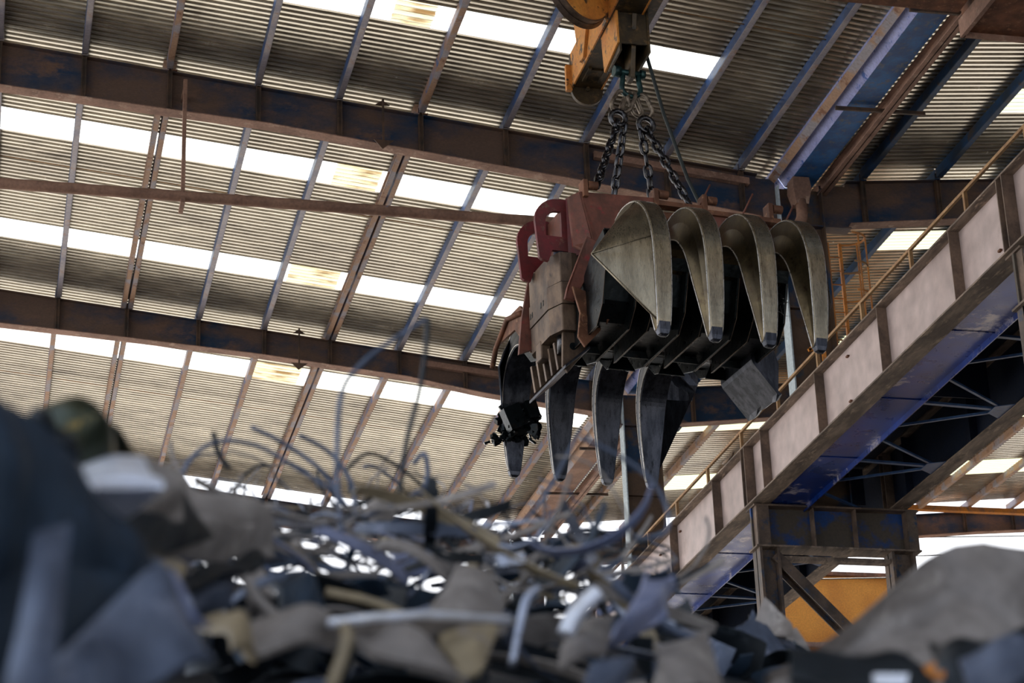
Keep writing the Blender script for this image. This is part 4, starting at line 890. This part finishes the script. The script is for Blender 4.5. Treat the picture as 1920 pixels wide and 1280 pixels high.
wire([(610, 1110, 0), (700, 1130, 0), (790, 1170, 0)], 4.8, .012, S_['tan'], 'tan rod lying across the centre of the heap')
wire([(1060, 1190, 0), (1080, 1150, 0), (1120, 1110, 0)], 4.5, .02, S_['white'], 'bright white-blue rod right of centre')
wire([(960, 1250, 0), (985, 1130, 0), (1010, 1100, 0)], 4.5, .01, S_['silver'], 'silver upright wire near the centre bottom')
wire([(900, 1010, 0), (1000, 960, 0), (1090, 800, 0)], 6.0, .006, S_['slate'], 'faint slate wire slanting up in front of the hanging tines')
wire([(1440, 1180, 0), (1435, 1220, 0), (1450, 1250, 0)], 9.5, .02, S_['dark'], 'short dark post in front of the support leg')

# tangled offcuts: many small strips, curls and bent pieces
def frand(a, b): return R4.uniform(a, b)
def env(x): return lerp([(300, 1000), (420, 925), (520, 935), (600, 950), (700, 925), (760, 905), (820, 935), (900, 970), (980, 985), (1060, 980), (1130, 985), (1190, 1030), (1230, 1110), (1300, 1160), (1480, 1195), (1500, 1250)], x)
def curl_strip(c, size, wid, m, grp, label):
    a = V((frand(-1, 1), frand(-.6, .6), frand(-.35, .35))).normalized(); b = a.orthogonal().normalized()
    b.rotate(Matrix.Rotation(frand(0, 6.28), 3, a)); n_ = a.cross(b); kind = R4.random(); pts = []
    N_ = 12; cv = frand(.2, 2.6); tw = frand(-1.4, 1.4); rows = []
    for i in range(N_ + 1):
        t_ = i / N_ - .5; ang = cv * t_
        p = c + a * (size * (math.sin(ang) / cv if cv > .01 else t_)) + b * (size * (1 - math.cos(ang)) / cv)
        w = (n_ * math.cos(tw * t_) + b * math.sin(tw * t_)) * (wid * (1 - .5 * abs(t_) * frand(.6, 1)))
        rows.append([p - w / 2, p + w / 2])
    q = MB(); q.grid(rows, b * .006); return tag(q.build('scrap_offcut', m, fix=False), label, 'scrap offcut', grp)
def loop_wire(c, size, r, m, label, grp):
    a = V((frand(-1, 1), frand(-.4, .4), frand(-.8, .8))).normalized(); b = a.orthogonal().normalized(); b.rotate(Matrix.Rotation(frand(0, 6.28), 3, a))
    sp = frand(1.0, 4.5); pts = []
    for i in range(15):
        t_ = i / 14 * sp; pts.append(c + a * (size * math.cos(t_)) + b * (size * frand(.7, .8) * math.sin(t_)) + V((0, 0, 0)))
    q = MB(); q.tube(pts, r, 5); return tag(q.build('scrap_wire', m), label, 'wire', grp)
pal = ['slate', 'dark', 'taupe', 'dark', 'silver', 'navy', 'dark', 'dark', 'taupe', 'slate', 'dark', 'navy', 'taupe', 'dark']
NM = {'slate': 'slate-blue', 'lilac': 'pale lilac', 'taupe': 'grey-taupe', 'dark': 'near-black', 'silver': 'silvery', 'navy': 'navy', 'tan': 'tan'}
pal2 = pal
pal = ['taupe', 'silver', 'slate', 'dark', 'taupe', 'lilac', 'dark', 'tan', 'taupe', 'silver', 'navy']
for i in range(190):
    x = frand(330, 1240); y = env(x) + 10 + frand(0, 1) ** .8 * 140; Y = frand(5.0, 8.0)
    c = pal[R4.randrange(len(pal))]
    curl_strip(at(x, y, Y), frand(.1, .5), frand(.01, .04), SC[c], 'small %s offcuts in the tangle' % NM[c], 'small blurred %s steel offcut in the tangled crest of the heap' % NM[c])
for i in range(90):
    x = frand(360, 1230); y = env(x) + frand(-35, 90); Y = frand(5.6, 8.2); c = ['dark', 'silver', 'slate', 'taupe'][R4.randrange(4)]
    loop_wire(at(x, y + 25, Y), frand(.06, .24), frand(.0025, .006), SC[c], 'thin %s wire looping through the tangled crest of the heap' % NM[c], 'thin %s wires in the tangle' % NM[c])
pal = ['dark', 'navy', 'dark', 'dark', 'slate', 'dark', 'navy', 'taupe']
for i in range(80):
    x = frand(330, 1300); y = frand(1090, 1290); Y = frand(4.8, 6.3)
    c = pal[R4.randrange(len(pal))]
    curl_strip(at(x, y, Y), frand(.12, .5), frand(.02, .1), SC[c], 'broad %s offcuts low in the heap' % NM[c], 'broad blurred %s offcut low in the front of the heap' % NM[c])
for i in range(40):
    x = frand(1230, 1500); y = frand(1195, 1285); Y = frand(8.0, 9.5); c = ['dark', 'navy', 'dark', 'slate', 'taupe'][R4.randrange(5)]
    curl_strip(at(x, y, Y), frand(.2, .5), frand(.05, .25), SC[c], '%s offcuts below the runway legs' % NM[c], 'blurred %s offcut at the foot of the runway legs' % NM[c])

# ------------------------------------------------------------------ light
w = bpy.data.worlds.new('sky'); bpy.context.scene.world = w; w.use_nodes = True
N = w.node_tree.nodes; L = w.node_tree.links; bg = N['Background']
tc = N.new('ShaderNodeTexCoord'); sp = N.new('ShaderNodeSeparateXYZ'); L.new(tc.outputs['Generated'], sp.inputs[0])
cr = N.new('ShaderNodeValToRGB'); L.new(sp.outputs['Z'], cr.inputs[0])
cr.color_ramp.elements[0].position = 0; cr.color_ramp.elements[0].color = (1, .97, .95, 1); cr.color_ramp.elements[1].position = .7; cr.color_ramp.elements[1].color = (.6, .75, 1, 1)
e = cr.color_ramp.elements.new(.3); e.color = (.93, .95, 1, 1)
rr_ = N.new('ShaderNodeMapRange'); rr_.inputs['From Min'].default_value = .2; rr_.inputs['From Max'].default_value = -.6; L.new(sp.outputs['Y'], rr_.inputs['Value'])
bl = N.new('ShaderNodeMix'); bl.data_type = 'RGBA'; L.new(rr_.outputs[0], bl.inputs['Factor']); L.new(cr.outputs[0], bl.inputs['A']); bl.inputs['B'].default_value = (.34, .39, .48, 1)
L.new(bl.outputs['Result'], bg.inputs['Color']); bg.inputs['Strength'].default_value = 1.0
sun = bpy.data.lights.new('sun', 'SUN'); sun.energy = 3.5; sun.angle = math.radians(.6); sun.color = (1, .93, .82)
so = bpy.data.objects.new('sun', sun); C.objects.link(so)
so.rotation_euler = (V((.35, .55, .75))).to_track_quat('Z', 'Y').to_euler()
sc_ = bpy.context.scene
sc_.view_settings.view_transform = 'Standard'; sc_.view_settings.look = 'None'; sc_.view_settings.exposure = 1.28; sc_.view_settings.gamma = 1; sc_.view_settings.use_curve_mapping = False
